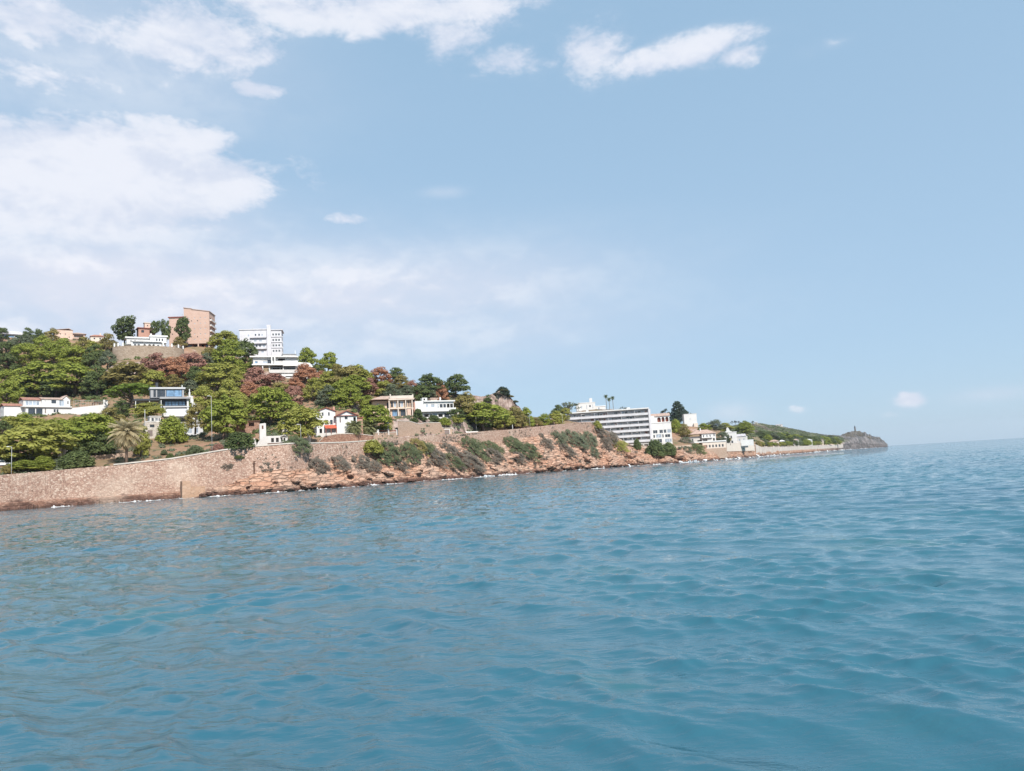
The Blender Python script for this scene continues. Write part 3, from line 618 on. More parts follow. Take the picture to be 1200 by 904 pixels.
    B2.part('wall', m, M_['villawall']); tp = B2.mb(); tp.slabpoly([(x*.97, 14+(y-14)*.97) for x, y in pts], -.7, -.1); B2.part('terrace_floor', tp, M_['coping'])
    m = B2.mb(); q = .12
    for (xa, ya), (xb, yb) in zip(pts[:-1], pts[1:]): m.tube([(xa*.985, ya+.3, 2.6), (xb*.985, yb+.3, 2.6)], q, 5); m.tube([(xa*.985, ya+.3, 1.6), (xb*.985, yb+.3, 1.6)], q*.7, 5)
    B2.part('railing', m, M_['frame_w'])
    for i in (1, 3, 5, 8, 17, 20, 23, 27): x, y = pts[i]; B2.box('pillar', x*.985-.75, x*.985+.75, y-.3, y+1.2, .5, 4.6, W)
    # ---- brick apartment tower
    B = Bld('brick_tower', 'tall pink brick apartment tower with a slanted roof on the hilltop', 'apartment tower', 222, 408, 380, -16, 20)
    sl = [(x, z, 1.5, 1.0, 'l') for z in (9.5, 16, 22.5, 29, 35.5) for x in (-1, 5.5, 12, 17.5)]+[(x, z, .9, 1.4, 'k') for z in (12.5, 32) for x in (2.2, 9)]
    B.wall(-6, 23, 0, 26, 5, 40.5, M_['brick'], sl, [], [(2.5, z, 5.5, 3.6, 'd') for z in (7, 13.5, 20, 26.5, 33)]+[(14, z, 5.5, 3.6, 'd') for z in (7, 13.5, 20, 26.5, 33)])
    m = B.mb(); m.prism([(-6, 40.52), (23, 40.52), (23, 43.2), (3, 46.4), (2.6, 47.2), (-6, 48.4)], 0, 26); o = B.part('roof_storey', m, M_['brick'])
    m = B.mb(); m.prism([(-6.6, 48.5), (2.6, 47.3), (3, 46.5), (23.8, 43.2), (23.8, 44), (3.4, 47.2), (3, 48), (-6.6, 49.3)], -.6, 26.6); B.part('roof', m, M_['terra_pale'])
    B.wall(-25, -6.05, 7, 27, 0, 38.6, M_['brick'], [(-14, 33.2, 8, 2.4, 'l', 2), (-22, 26, 1.2, 1.4, 'k'), (-22, 18, 1.2, 1.4, 'k'), (-12, 22, 1.5, 1, 'l')], [(4, 30, 3, 3, 'k'), (4, 22, 3, 3, 'k')])
    B.box('roof', -26, -6.1, 6, 28, 38.6, 39.8, M_['terra_dk']); B.boxes('antenna', [(-11.4, -11.1, 12, 12.3, 39.8, 44), (-12.4, -10.1, 12, 12.2, 42.8, 43)], M_['steel'])
    for z in (6.2, 12.8, 19.3, 25.8, 32.3): o = B.box('balcony', 23, 25.2, 2, 24, z, z+.5, M_['pinkstone']); B.boxes('balcony_parapet', [(24.9, 25.2, 2, 24, z+.51, z+2.2), (23.1, 24.9, 2, 2.3, z+.51, z+2.2)], M_['white2'], o)
    B.wall(-4, 22, 3, 24, 0, 5, M_['redwood'], [(-3, 0, 5, 4, 'k', 2), (4, 0, 6, 4, 'd'), (13, 0, 3, 4, 'd'), (17.5, .8, 3.5, 3, 'k')]); B.cols('column', [(-5.4, .7), (22.3, .7), (10, .7)], 0, 5, .6, M_['pinkstone'])
    # ---- white hotel block
    B = Bld('white_block', 'white hotel block with a tall pillar and rows of windows behind the tiered restaurant', 'hotel', 302, 415, 378, -6, 12)
    fr = [(-3, 20.6, 2, 3.6, 'w'), (1, 20.6, 2, 3.6, 'w'), (4.5, 21, 2, 2.4, 'l'), (-2, 7, 2, 4.4, 'w'), (1.8, 7, 2, 4.4, 'w'), (6, 7, 2.4, 4.4, 'l'), (-11, 21, 2, 2.4, 'l'), (-13, 12, 2, 3, 'l'), (-4, 13.6, 3, 3, 'l'), (2, 13.6, 3, 3, 'l'), (-3, 1, 3, 3, 'l'), (4, 1, 3, 3, 'l')]
    B.wall(-20, 11, 0, 26, 0, 29, M_['block'], fr); B.boxes('roof', [(-20.8, 11, -.8, 26.8, 29, 30)], M_['block']); B.boxes('roof_box', [(-5, 9.5, 5, 16, 30, 31.4)], M_['block']); B.box('vent', -6, -5.2, 4, 5, 30, 32.4, M_['steel'])
    for z in (19.2, 12.2, 5.6): B.boxes('balcony', [(-8, 10.5, -2.4, -.05, z, z+.6), (-8, 10.5, -2.4, -2.1, z+.61, z+2.2)], M_['block'])
    B.box('stair_tower', 11.05, 15.6, -2, 5, -10, 34.6, M_['block'])
    B.wall(15.65, 27.5, 1.5, 24, 0, 28.5, M_['block'], [(16.8+i*3.3, z, 2.3, 2.7, 'w') for z in (2, 8.6, 15.2, 21.9) for i in range(3)], (), [(2+i*5, z, 3.2, 2.7, 'w') for z in (2, 8.6, 15.2, 21.9) for i in range(4)]); B.box('roof', 15.65, 29, .5, 25, 28.5, 29.4, M_['block'])
    for z in (7, 13.6, 20.3): B.box('string_course', 15.7, 29.2, .7, 1.45, z, z+.7, M_['block'])
    # ---- tiered restaurant
    B = Bld('tiered_restaurant', 'white tiered restaurant with deep flat canopies and open verandas below the hotel', 'restaurant', 333, 446, 335, 6, 34, sink=14)
    B.wall(-14, 12, 4, 20, 0, 9, W2, [(-9, 2, 4, 4, 'd'), (1.5, 4.5, 4, 1.6, 'k'), (6.5, 4.6, 4, 1.6, 'k')], topmat=None)
    B.wall(-3, 18, -1, 4, 0, 7.4, W, [(1.5, 3.6, 11, 1.4, 'd')]); B.box('balcony', -16, 20, 1, 4, 9, 10.2, W); B.box('balcony_parapet', -16, 20, .6, .95, 9.2, 13, W2)
    B.wall(-14, 22, 6, 24, 10.2, 16.6, G, [(-12, 11, 8, 4.8, 'd'), (-3, 11, 4.5, 4.8, 'd'), (2.6, 11, 11.5, 4.4, 'k', 6), (15.5, 11, 5.5, 4.4, 'k', 2)])
    B.cols('column', [(-16.2, 1.4), (-.6, 1.4), (14.3, 1.4), (-24, -1)], 10.2, 20, .6, W)
    m = B.mb(); m.slabpoly([(-36, -3), (16, -1.5), (16, 22), (-30, 22)], 18, 19.4); B.part('canopy', m, W)
    B.boxes('canopy_fascia', [(-1, 16, -1.9, -1.5, 17, 23.4)], W)
    B.wall(-34, 16, 4, 22, 19.4, 28, W2, [(-32, 21, 3, 2.6, 'b'), (-23, 21, 5, 2.6, 'l'), (-18, 21, 5, 4, 'k', 2), (-6, 24.5, 8, 2.2, 'd'), (4, 21, 3, 4, 'l'), (9, 21, 3, 4, 'l')])
    m = B.mb(); m.slabpoly([(-38, 1), (0, -.5), (17, .5), (17, 23), (-34, 23)], 28, 29.4); B.part('roof', m, W); B.cols('column', [(-13.5, .4), (-10, .4)], 19.4, 28, .7, W)
    B.wall(0, 15, 6, 18, 29.4, 32, W2); B.boxes('roof', [(-.8, 15.8, 5, 19, 32, 32.8)], M_['conc']); B.box('antenna', 14, 14.5, 6, 6.5, 32.8, 37, M_['frame_w'])
    B.wall(22.05, 31, 8, 24, 3, 17, W2, [(23.5, 11, 2.4, 3.6, 'l'), (27, 11, 2.4, 3.6, 'l')])
    m = B.mb(); m.add([(15.5, 2, 18), (34, 3, 17), (33, 20, 24), (17, 20, 25), (15.5, 2, 17), (34, 3, 16.2), (33, 20, 23.2), (17, 20, 24.2)], [(0, 1, 2, 3), (7, 6, 5, 4), (0, 4, 5, 1), (1, 5, 6, 2), (2, 6, 7, 3), (3, 7, 4, 0)]); B.part('awning', m, M_['awning'])
    B.boxes('side_terrace', [(31.1, 46, 6, 18, 3, 10)], W); B.rail(31, 46, 6.3, 10, 2, M_['frame_w'], 7)
    # ---- long white house on the left
    B = Bld('white_house', 'long white two-storey house with red tiled roofs and a walled terrace left of the wood', 'house', 60, 488.5, 258, 16, 52)
    B.wall(-46, -23, 6, 22, 0, 12.5, W, [], [(4, 4, 3, 4, 'k')]); B.gable('roof', -46, -23, 6, 22, 12.6, 15.4, M_['terra'], 'x', 1.0)
    B.wall(-26, 21, 0, 6, 0, 11, W, [(-23.6, 1.5, 7, 8, 'k', 1), (-15.6, 1.5, 6.5, 8, 'k', 1), (-6.6, 4, 1.2, 5.5, 'D'), (2.5, 5.2, 2.2, 3.6, 'k'), (5.6, 5.2, 2, 3.6, 'k')])
    B.boxes('balcony', [(-30, 21.6, -2, 6.6, 11, 12.2)], W)
    B.wall(-27.5, -9, 5, 22, 12.2, 20, M_['glass_lt'] if False else W2, [(-25.5, 13.2, 15, 5.6, 'l', 3)]); B.gable('roof', -27.5, -9, 5, 22, 20, 23, M_['terra'], 'x', 1)
    B.wall(-9, 21, 3, 20, 12.2, 21, W, [(-6, 15, 1, 4.4, 'l'), (1, 16, 5, 4, 'k', 1), (9.2, 13, 5.5, 7, 'l', 1), (18, 15.5, 1.2, 3.6, 'k')])
    B.gable('roof', -9, 12, 3, 20, 21, 23.2, M_['terra_pale'], 'x', 1.0); B.gable_wall(10.5, 21, 2.99, 21, 25.5, W); B.gable('roof', 12.2, 21, 3, 20, 21.1, 25.6, M_['terra_pale'], 'y', 1)
    m = B.mb(); m.prism([(21.05, -18), (62, -6), (62, 21.5), (57, 21.5), (57, 15.5), (21.05, 10.5)], -.5, .9); B.part('terrace_wall', m, W)
    m = B.mb(); m.slabpoly([(21.1, 1), (62, 1), (62, 22), (21.1, 22)], 7, 10.2); B.part('terrace_floor', m, M_['coping'])
    B.rail(24, 57, .3, 12, 8, M_['steel'], 18, 'railing'); B.box('pergola_roof', 48, 57, 4, 12, 18, 18.8, M_['wood']); B.cols('pergola_post', [(48.5, 4.5), (56.4, 4.5), (48.5, 11.5), (56.4, 11.5)], 10.2, 18, .4, M_['wood'])
    # ---- modern house
    D = M_['dark']
    B = Bld('modern_house', 'modern grey and white house of stacked glazed floors in the middle of the slope', 'house', 206, 511, 246, 6, 26, sink=12)
    B.wall(6, 29, -7, 4, 0, 14, G, [(12, 2, 5, 6, 'l'), (19, 2, 5, 6, 'l')]); B.boxes('terrace', [(5, 31, -8, 6, 14, 15.6)], G); B.boxes('terrace_parapet', [(16, 30.5, -7.8, -7.4, 15.61, 20)], W)
    B.wall(-11, 14, 2, 16, 0, 23, W2, [(4, 16, 8, 5.5, 'd'), (-8, 14, 6, 5, 'k', 1)]); B.boxes('floor_slab', [(-12.5, 15.5, -.5, 17, 23, 24.4)], W)
    B.boxes('balcony_glass', [(-10.5, 12.2, -.2, .1, 24.4, 32)], M_['frosted']); B.boxes('wall_pier', [(-12.3, -10.8, -.4, 2.5, 24.4, 33.5), (12.5, 14.4, -.4, 16, 24.4, 46.5)], W)
    B.wall(-13, 12.3, 4, 18, 24.4, 33.6, W2, [(-9, 25, 18, 7, 'l', 2)]); B.boxes('floor_slab', [(-13.5, 15, -.9, 18, 33.6, 35)], G)
    B.wall(-14.5, 12.3, 3, 18, 35, 43.6, D, [(-11.5, 35.6, 23, 6, 'b', 5)]); B.boxes('roof_canopy', [(-17, 16.5, -3.5, 19, 43.6, 45.8)], M_['conc']); B.boxes('carport_roof', [(-44, -17.05, 0, 14, 42, 44)], D); B.cols('post', [(-42, 1), (-27.5, 1), (-15.5, -2)], 28, 42, .3, M_['frame_w'])
    B.wall(-26, 10, 5, 20, 45.8, 56, M_['conc'], [(-23, 46.4, 2.6, 8.4, 'k'), (-19, 46.2, 8.6, 9, 'k', 2), (-9.6, 46.6, 17.6, 8.6, 'b', 1)]); B.boxes('roof', [(-27, 11.5, 3.6, 21, 56, 58)], M_['grey_white']); B.box('flue', -20.4, -17.6, 8, 10, 58, 64, D); B.box('flue', 8, 8.8, 8, 9, 58, 61, W)
    st = B.mb()
    for i in range(9): st.box(15.2+i*1.7, 16.9+i*1.7, 4, 8, 44-i*4.6, 52-i*4.2)
    B.part('stair_wall', st, W)
    for i in range(0, 9, 2): B.box('stair_pillar', 15.6+i*1.7, 16.5+i*1.7, 4.2, 5.4, 52-i*4.2, 56-i*4.2, W)
    # ---- small stone house
    B = Bld('stone_cottage', 'small pale stone cottage with one dark window beside the white pole', 'cottage', 180, 511.5, 226, 12, 14, sink=6)
    B.wall(-9, 12, 0, 12, 0, 17, M_['palestone'], [(-4, 10.5, 5, 3.4, 'k', 1), (-6.5, 0, 5.5, 7, 'D')]); B.wall(-3, 9, 5, 16, 17, 23.5, W2, [(-1, 18.4, 2.4, 3.6, 'k'), (3, 18.4, 3, 3.6, 'w'), (6.8, 18.4, 1.2, 3.4, 'k')]); B.boxes('roof', [(-3.8, 10, 4.2, 16.8, 23.5, 24.4)], W2)
    B.boxes('parapet', [(-9, 3, -.4, .0, 17, 18)], W2)
    # ---- ruined chapel-like house
    B = Bld('ruined_house', 'crumbling white ruined house with a small bell tower behind the sea wall', 'ruin', 320, 524.5, 210, 4, 20, sink=6)
    B.wall(-14, 17, 0, 14, 0, 13.5, W2, [(-2, 6, 3.2, 5, 'd'), (3.4, 6, 3.2, 5, 'd'), (9, 5.6, 2, 5, 'd'), (12, 5.6, 2, 5, 'd'), (-5, 0.4, 14, 2.2, 'd')], [(3, 6, 3, 5, 'd')])  # closed top is added to keep the inside dark behind the openings
    m = B.mb(); m.prism([(-14.6, -4), (-7.4, -4), (-7.4, 28), (-8.2, 28.8), (-14, 28.2), (-14.6, 27.4)], -.8, 6); o = B.part('bell_tower', m, W2)
    B.box('bell_opening', -12, -10.2, -.95, -.82, 22, 26, M_['rust'], o)
    m = B.mb(); m.prism([(10, 13.5), (17, 13.5), (19.5, 18), (17.5, 24), (15, 29), (12.4, 29.6), (10.8, 26), (11.6, 20)], 9, 10.2); B.part('broken_gable', m, M_['palestone'])
    m = B.mb(); m.prism([(8.5, 5.2), (16.5, 5.2), (16.5, 6), (8.5, 6)], -2.4, -.05); m.prism([(8.5, 12), (12, 13.6), (16, 12.8), (16, 13.4), (12, 14.3), (8.5, 12.7)], -2.4, -.05); B.part('porch', m, W2); B.boxes('lintel_band', [(-6, 17.4, -1.2, -.02, 4, 5)], M_['rust'])
    B.boxes('base_block', [(10.5, 18, -2.6, -.05, -3, 3.9)], W)
    m = B.mb(); m.prism([(-24.5, -4), (-18, -4), (-18.4, 6), (-20.5, 12), (-22.4, 9), (-24.2, 5)], -1, 1.5); m.prism([(-17.8, -4), (-14.7, -4), (-14.7, 9), (-16.5, 7), (-17.8, 4)], -1, 1.5); B.part('broken_wall', m, W2)
    # ---- red roofed white house
    B = Bld('gabled_house', 'white house of two gables with dark red eaves beside the two palms', 'house', 397, 508.5, 234, 12, 24, sink=3)
    B.wall(-24, -2, 6, 22, 0, 27, W, [(-17.6, 22, 1.8, 4, 'k'), (-10.4, 22, 1.8, 4, 'k'), (-14.5, 11.5, 4, 5.5, 'k', 1), (-8.4, 11.5, 3, 5.5, 'k', 1), (-21, 0, 3, 7, 'd')]); B.gable_wall(-24, -2, 5.99, 27, 31, W); B.gable('roof', -24, -2, 6, 22, 27, 31, M_['terra_dk'], 'y', 1.4)
    B.wall(-2, 22, 0, 20, 0, 21, W, [(1.5, 13, 1.6, 6, 'D'), (7.6, 16.6, 3.4, 3.4, 'k', 1), (17.8, 12, 3, 7, 'd')]); B.gable_wall(-2, 22, -.01, 21, 26.5, W); B.gable('roof', -2, 22, 0, 20, 21, 26.5, M_['terra_dk'], 'y', 2)
    B.boxes('roof', [(-1, 21, -1.6, -.05, 20.6, 21.3)], M_['terra_dk'])
    m = B.mb(); m.add([(-15.5, -1.5, 7), (-2.2, -1.5, 7), (-2.2, 6, 11), (-15.5, 6, 11), (-15.5, -1.5, 6.4), (-2.2, -1.5, 6.4), (-2.2, 6, 10.4), (-15.5, 6, 10.4)], [(0, 1, 2, 3), (7, 6, 5, 4), (0, 4, 5, 1), (1, 5, 6, 2), (2, 6, 7, 3), (3, 7, 4, 0)]); B.part('porch_roof', m, M_['terra_red'])
    B.cols('porch_post', [(-15, -1), (-9, -1), (-2.8, -1)], -6, 6.4, .4, M_['redwood']); B.boxes('porch_wall', [(-26, -2.2, -1.4, -.6, -8, 1.4)], W2); B.box('chimney', -4, -1.4, 10, 13, 28, 33, M_['brick_dk']); B.wall(22.05, 30, 5, 18, 0, 18, M_['brick_dk'], [(24, 8, 4, 6, 'd')]); B.boxes('roof', [(22.1, 31, 4, 19, 18, 19)], M_['terra_dk'])
    # ---- beige house
    B = Bld('beige_house', 'beige house with tall colonnaded windows and a faded tile roof above the terrace wall', 'house', 463, 488.5, 279, 8, 30, sink=4)
    C = M_['beige']
    B.wall(-25, -5, 5, 24, 0, 19.5, C, [(-20, 11.5, 2.4, 5.2, 'w'), (-8.5, 10.5, 2.2, 7, 'k')]); B.wall(-5.0, 19, 1.5, 22, 0, 19.5, C, [(-3, .6, 8.4, 7.4, 'b', 1), (6.6, .6, 7.6, 7.4, 'k', 1), (-4.2, 11.2, 2.6, 7, 'k'), (-.8, 11.2, 3, 7, 'l', 1), (4.2, 11.2, 2.2, 7, 'k'), (7, 11.2, 3.6, 7, 'l', 1), (12, 11.2, 3, 7, 'k'), (16, 11.2, 2, 7, 'D')], (), [(4, 10, 3, 7, 'k')])
    B.boxes('balcony', [(-8, 22, -1.5, 1.4, 9, 10)], M_['cream']); B.cols('column', [(-6.5, -.9), (3.8, -.9), (13, -.9), (20.6, -.9)], 0, 19.5, .55, M_['cream']); B.boxes('eaves', [(-7, 23, -2.2, 23, 19.5, 20.6)], M_['cream'])
    B.hip('roof', -25, 22, 0, 25, 20.6, 26, M_['terra_pale'], 2.2); B.boxes('parapet', [(-5.5, -4, -1.5, 0, 20.6, 26.6), (21, 22.4, -1.5, 0, 20.6, 25.6), (-4, 21, -1.4, -.4, 20.61, 24.6)], M_['coping'])
    B.wall(19.05, 25, 4, 20, 0, 17, M_['brick_dk'], [(20, 1, 3, 7, 'd'), (20.4, 10, 2.6, 5, 'k')]); B.wall(14.5, 18.9, -.9, 1.4, 0, 8.9, M_['pinkstone'])
    # ---- white terraced house
    B = Bld('terraced_house', 'bright white flat-roofed house with a long veranda right of the beige house', 'house', 510, 491.5, 296, 20, 28, sink=3)
    B.wall(-17, 24, 2, 18, 0, 9, W, [(-14, 3, 7, 3.6, 'd'), (-6.2, 2.4, 3, 3.6, 'k'), (-1.6, 1, 5, 6.4, 'l', 1), (5, 2.6, 5.4, 3.6, 'd'), (12.4, 1.6, 6.4, 5.4, 'k', 2), (19.5, 2, 4, 4.4, 'l')]); B.boxes('balcony', [(-18, 26, -2, 2, 9, 10.4)], W); B.boxes('balcony_parapet', [(-12, 26, -2, -1.6, 10.41, 13)], W)
    B.wall(-23, -12.05, 3, 18, 4, 22, W); B.wall(-12, 25, 2.5, 18, 10.4, 20.8, W, [(-10, 14, 3, 4, 'l'), (-3.4, 14, 4.4, 4, 'l', 1), (4.5, 13, 1.6, 5, 'l'), (7.4, 13.8, 3.6, 4.2, 'k', 1), (12, 13.8, 3.2, 4.2, 'k'), (16.4, 13.6, 3.4, 4.6, 'd'), (20.6, 13.6, 3.6, 4.6, 'd')]); B.boxes('roof', [(-12.6, 26.4, .4, 19, 20.8, 22.2)], W)
    B.wall(-13, -7, 5, 11, 22.2, 26, W, [(-11.6, 23, 2.2, 2.2, 'd')], name='roof_hut'); B.boxes('roof_hut', [(-2, 6, 6, 13, 22.3, 24.6)], M_['pinkstone']); B.boxes('roof', [(-3, 7, 5, 14, 24.6, 25.8)], M_['terra_pale']); B.box('chimney', 9, 10.6, 6, 7.6, 22.2, 26.5, W)
    st = B.mb()
    for i in range(8): st.box(26.45+i*1.5, 28+i*1.5, 2, 5, -12, 14-i*3.0)
    B.part('stair_wall', st, W)
    # ---- terrace walls under the two
    o = terrace_ribbon('terrace_wall', 'tall smooth stone terrace wall under the beige house and the terraced house', 'retaining wall', [(466, 493.5), (480, 494), (492, 497.5), (497, 496), (516, 495.6), (518.5, 501.5), (531, 503)], 1.2, M_['terrace'])
    terrace_ribbon('forecourt_wall', 'rubble retaining wall below the gabled house and the two palms', 'retaining wall', [(374, 518), (380, 512), (395, 509), (418, 508.8), (437, 511)], 1.0, M_['redwall'])
    o = terrace_ribbon('balustrade_wall', 'low terrace wall with pillars and red railing right of the two palms', 'garden wall', [(437.4, 508), (465.6, 507)], 1.1, M_['terrace'])
    for i, (u, vt) in enumerate(((443, 503.5), (455, 495), (464.6, 503.5))):
        p = P(u, 508, Yr(u, 5, 1.6)); q = P(u, vt, Yr(u, 5, 1.6)); m = MB(); m.box(p[0]-.3, p[0]+.3, p[1]-.3, p[1]+.3, p[2]-.6, q[2]); m.build('pillar', W, o)
    m = MB(); a1, b1 = P(443.4, 505.3, Yr(443, 5, 1.6)), P(464.4, 504.6, Yr(464, 5, 1.6)); m.tube([a1, b1], .12, 6); m.tube([a1-[0, 0, .45], b1-[0, 0, .45]], .08, 6); m.build('railing', M_['redwood'], o)
    B = Bld('garage', 'low stone garage with a weathered shutter at the end of the terrace wall', 'garage', 520, 513.0, Yr(522, 5, .6), 24, 0)
    B.wall(-4.5, 11, 0, 8, 0, 10.5, M_['terrace'], [(-1, .4, 8.6, 8, 'D')], name='wall'); B.boxes('door_frame', [(-1.7, -1.05, -.25, -.01, 0, 9), (7.65, 8.3, -.25, -.01, 0, 9), (-1.7, 8.3, -.25, -.01, 9, 9.7)], W); B.boxes('roof', [(-5, 11.6, -.6, 8.4, 10.5, 11.3)], M_['coping'])
    B = Bld('garden_wall', 'white stepped garden wall dropping to the promenade right of the garage', 'garden wall', 545, 507, Yr(545, 5, 1.5), 24)
    m = B.mb(); m.prism([(-18, -10), (17, -10), (17, 1), (9, 1), (3, 1.2), (-3, 3.2), (-18, 6.4), (-18, 4)], 0, 1.5); B.part('wall', m, W)
    m = B.mb(); m.prism([(-18, 6.6), (-12, 5.2), (3, 9), (-1, 15), (-6, 18), (-10, 24), (-13, 25), (-10, 17)], 12, 13.5); B.part('stair_wall', m, W)
    B = Bld('dark_arch_shed', 'dark arch-roofed shed behind the white wall by the big bright pine', 'shed', 554, 505, Yr(556, 5, 6), 0)
    m = B.mb(); m.prism([(-5, -3)]+[(5, -3)]+[(5*math.cos(t), 2+6.5*math.sin(t)) for t in np.linspace(0, math.pi, 12)], 0, 8); B.part('shell', m, M_['dark_cloth']); B.box('door', -1, 1.8, -.3, -.02, -2, 5, M_['dark'])
    # ---- long apartment block
    B = Bld('apartment_block', 'long white apartment block of banded balconies at the end of the cliff', 'apartments', 718, 523.5, 452, 2, 52, sink=12)
    n = 6; fh = 6.25
    B.wall(-50, 44, 4, 30, 0, 41.5, M_['grey_white'], [])
    for k in range(n):
        z = 4.4+k*fh; xl = -50 if k >= 4 else (-30 if k == 3 else (-24 if k == 2 else -18))
        o = B.boxes('balcony', [(xl, 44, 0, 3.95, z-1.2, z-.4)], W); B.boxes('balcony_parapet', [(xl, 44, -.4, 0.0, z-1.3, z+1.35)], M_['block'], o); B.rail(xl+.3, 43.8, -.2, z+1.35, .7, M_['steel'], 30)
        rr = random.Random(k); gm = [M_['glass'], M_['glass_lt'], M_['redwood'], M_['awning']]; x = xl+.5
        while x < 42:
            wd = rr.uniform(1.6, 4.2); x1 = min(x+wd, 43.2)
            if rr.random() < .8: B.box('window', x, x1, 3.72, 3.93, z+.2, z+rr.choice([3.0, 3.7, 3.7, 4.1]), gm[rr.choice([0, 0, 0, 1, 1, 2])])
            if rr.random() < .22: B.box('awning', x, x1, .3, 2.4, z+3.9, z+4.2, gm[rr.choice([1, 3])])
            if rr.random() < .2: B.box('curtain', x+.3, x+.9, 1.2, 1.8, z-.3, z+2.4, gm[rr.choice([2, 3, 1])])
            x += wd+rr.uniform(.6, 1.6)
        for i in range(7): xx = xl+.2+(43.4-xl)*i/6; B.box('partition', xx, xx+.45, .1, 3.9, z-.4, z+4.55, M_['block'])
    B.boxes('roof', [(-51, 45, -.8, 31, 41.5, 42.8)], W); B.boxes('roof_hut', [(-28, -25, 10, 16, 42.8, 45.6), (20, 24, 10, 16, 42.8, 45)], W); B.rail(-50, 20, 0, 42.8, 1.6, M_['steel'], 18)
    B.wall(44.05, 46.5, -1, 30, 0, 41, M_['block']); B.wall(-4, 43.9, 1, 3.9, -8, 3, W2, [(0+i*6.1, -5.5, 4.4, 6, 'd') for i in range(7)]); B.box('podium', -6, 48, -3, 30, -14, -8, M_['coping'])
    B.box('end_slab', -52, -50.05, 1, 28, 28, 40, W2); B.wall(-62, -52.05, 6, 22, 24, 38, W2, [(-60, 29, 3, 5, 'k')])
    # ---- annex
    B = Bld('apartment_annex', 'white annex with wide windows under a brown arched roof terrace beside the long apartment block', 'apartments', 775, 521, 455, 4, 20)
    B.wall(-10.2, 13, 0, 24, 0, 25, W, [(-8.5, 2, 3.4, 4.2, 'w'), (-4, 2, 5.2, 4.4, 'w', 1), (4.4, 2, 8, 4.2, 'l', 2), (-8.5, 8, 2, 3.6, 'w'), (-5.4, 7.8, 6.4, 4.2, 'l', 1), (2, 8, 1.4, 3.6, 'k'), (5, 7.8, 6, 3.6, 'w', 1), (-8.5, 13, 5.2, 4, 'w', 1), (-1, 13, 4, 4, 'w', 1), (4, 13, 3, 4, 'w'), (8, 13, 4.2, 4, 'l', 1)]); B.box('roof', -10.2, 13.4, -.4, 24.4, 25, 25.8, W)
    B.wall(-8, 12, 5, 22, 25.8, 33.5, W, [(-7.4, 26.6, 2, 5, 'k'), (-2, 26.4, 4, 5.6, 'A'), (3, 26.4, 3.4, 5.6, 'A'), (7.4, 26.4, 3.6, 5.6, 'A')]); B.gable('roof', -8, 12, 5, 22, 33.5, 36.5, M_['terra_pale'], 'x', 1); B.boxes('back_room', [(-3, 11.4, 7, 7.4, 25.9, 33)], M_['redwood']); B.box('stair_tower', -9.6, -5.4, 3.4, 6, 25.8, 34, W)
    # ---- white house on top
    B = Bld('hilltop_house', 'bright white stepped house with a square chimney above the long apartment block', 'house', 692, 481.5, 520, 4, 26)
    B.wall(-14, 6, 0, 14, 0, 9.5, W, [(-1.2, 4.4, 2, 2, 'k'), (-4.6, 2.2, .8, 5, 'l'), (2.6, 2.4, .8, 4.6, 'l'), (-11, 3, 1.6, 3, 'l')]); B.wall(-16, -14.05, 1, 12, 0, 7.6, W); B.wall(6.05, 18, 2, 14, 0, 4.4, W, [(9, 1, 2, 2.4, 'l')]); B.boxes('roof_edge', [(-14.3, 6.3, -.3, .0, 9.2, 10)], W); B.box('chimney', -.2, 3, 3, 6, 9.5, 15, W); B.gable('roof', 6.1, 18, 2, 14, 4.4, 5.4, W, 'x', .4)
    # ---- white box
    B = Bld('white_cube_house', 'windowless white cube house right of the dark conifer', 'house', 810, 500, 560, 8, 16)
    B.wall(-7.4, 7.2, 0, 14, 0, 14.6, W, [(-1.2, 8, 1.2, 1.5, 'l'), (4.5, 0.6, 1.4, 2.6, 'D')]); B.box('roof_edge', -7.7, 7.5, -.2, 14.2, 14.6, 15, W); B.box('annex', 3, 7.6, -2.5, -.05, -4, 3.4, M_['cream'])
    # ---- terracotta villa with arcade
    B = Bld('terracotta_villa', 'white villa with a low terracotta roof above the white arcade by the shore', 'villa', 827, 517.5, 492, 10, 24)
    B.wall(-17, 4, 3, 18, -3, 6.5, W2, [(-15, 0, 1.4, 4, 'k'), (-9, -1, 5, 3, 'd')]); B.wall(-4, 12, 0, 15, 0, 9, W, [(-2.6, 5, 1.2, 2.6, 'k'), (1.4, 5, 1.2, 2.6, 'k'), (5, 5, 1.2, 2.6, 'k'), (-3, .2, 5, 3.2, 'd'), (8.6, .2, 2, 3.4, 'a'), (9.6, 5.6, 1.2, 2.8, 'k')]); r = B.hip('roof', -16, 12, 0, 17, 9, 14, M_['terra_pale'], 1); B.box('chimney', -4.6, -3.4, 6, 7.4, 11, 16, W, r); B.box('balcony', -4.4, 8, -2, -.05, 3.9, 4.6, W)
    B = Bld('sea_arcade', 'white arcaded sea wall with a row of small arches below the terracotta villa', 'arcade', 838, 531.5, 464, 20, 0, sink=3)
    B.wall(-14, 14, 0, 12, 0, 13.4, M_['cream'], [(-10.5+i*3.9, 7.2, 2, 3, 'k') for i in range(6)]); B.boxes('cornice', [(-24, 14.5, -.7, 12.4, 13.4, 14.8)], W); B.boxes('plinth', [(-14.3, 14.3, -.5, -.02, -6, 6)], M_['terrace'])
    # ---- white house with a stepped gable
    B = Bld('stepped_house', 'white house with a stepped gable turret behind the shore wall', 'house', 860, 520.5, 536, 4, 16, sink=3)
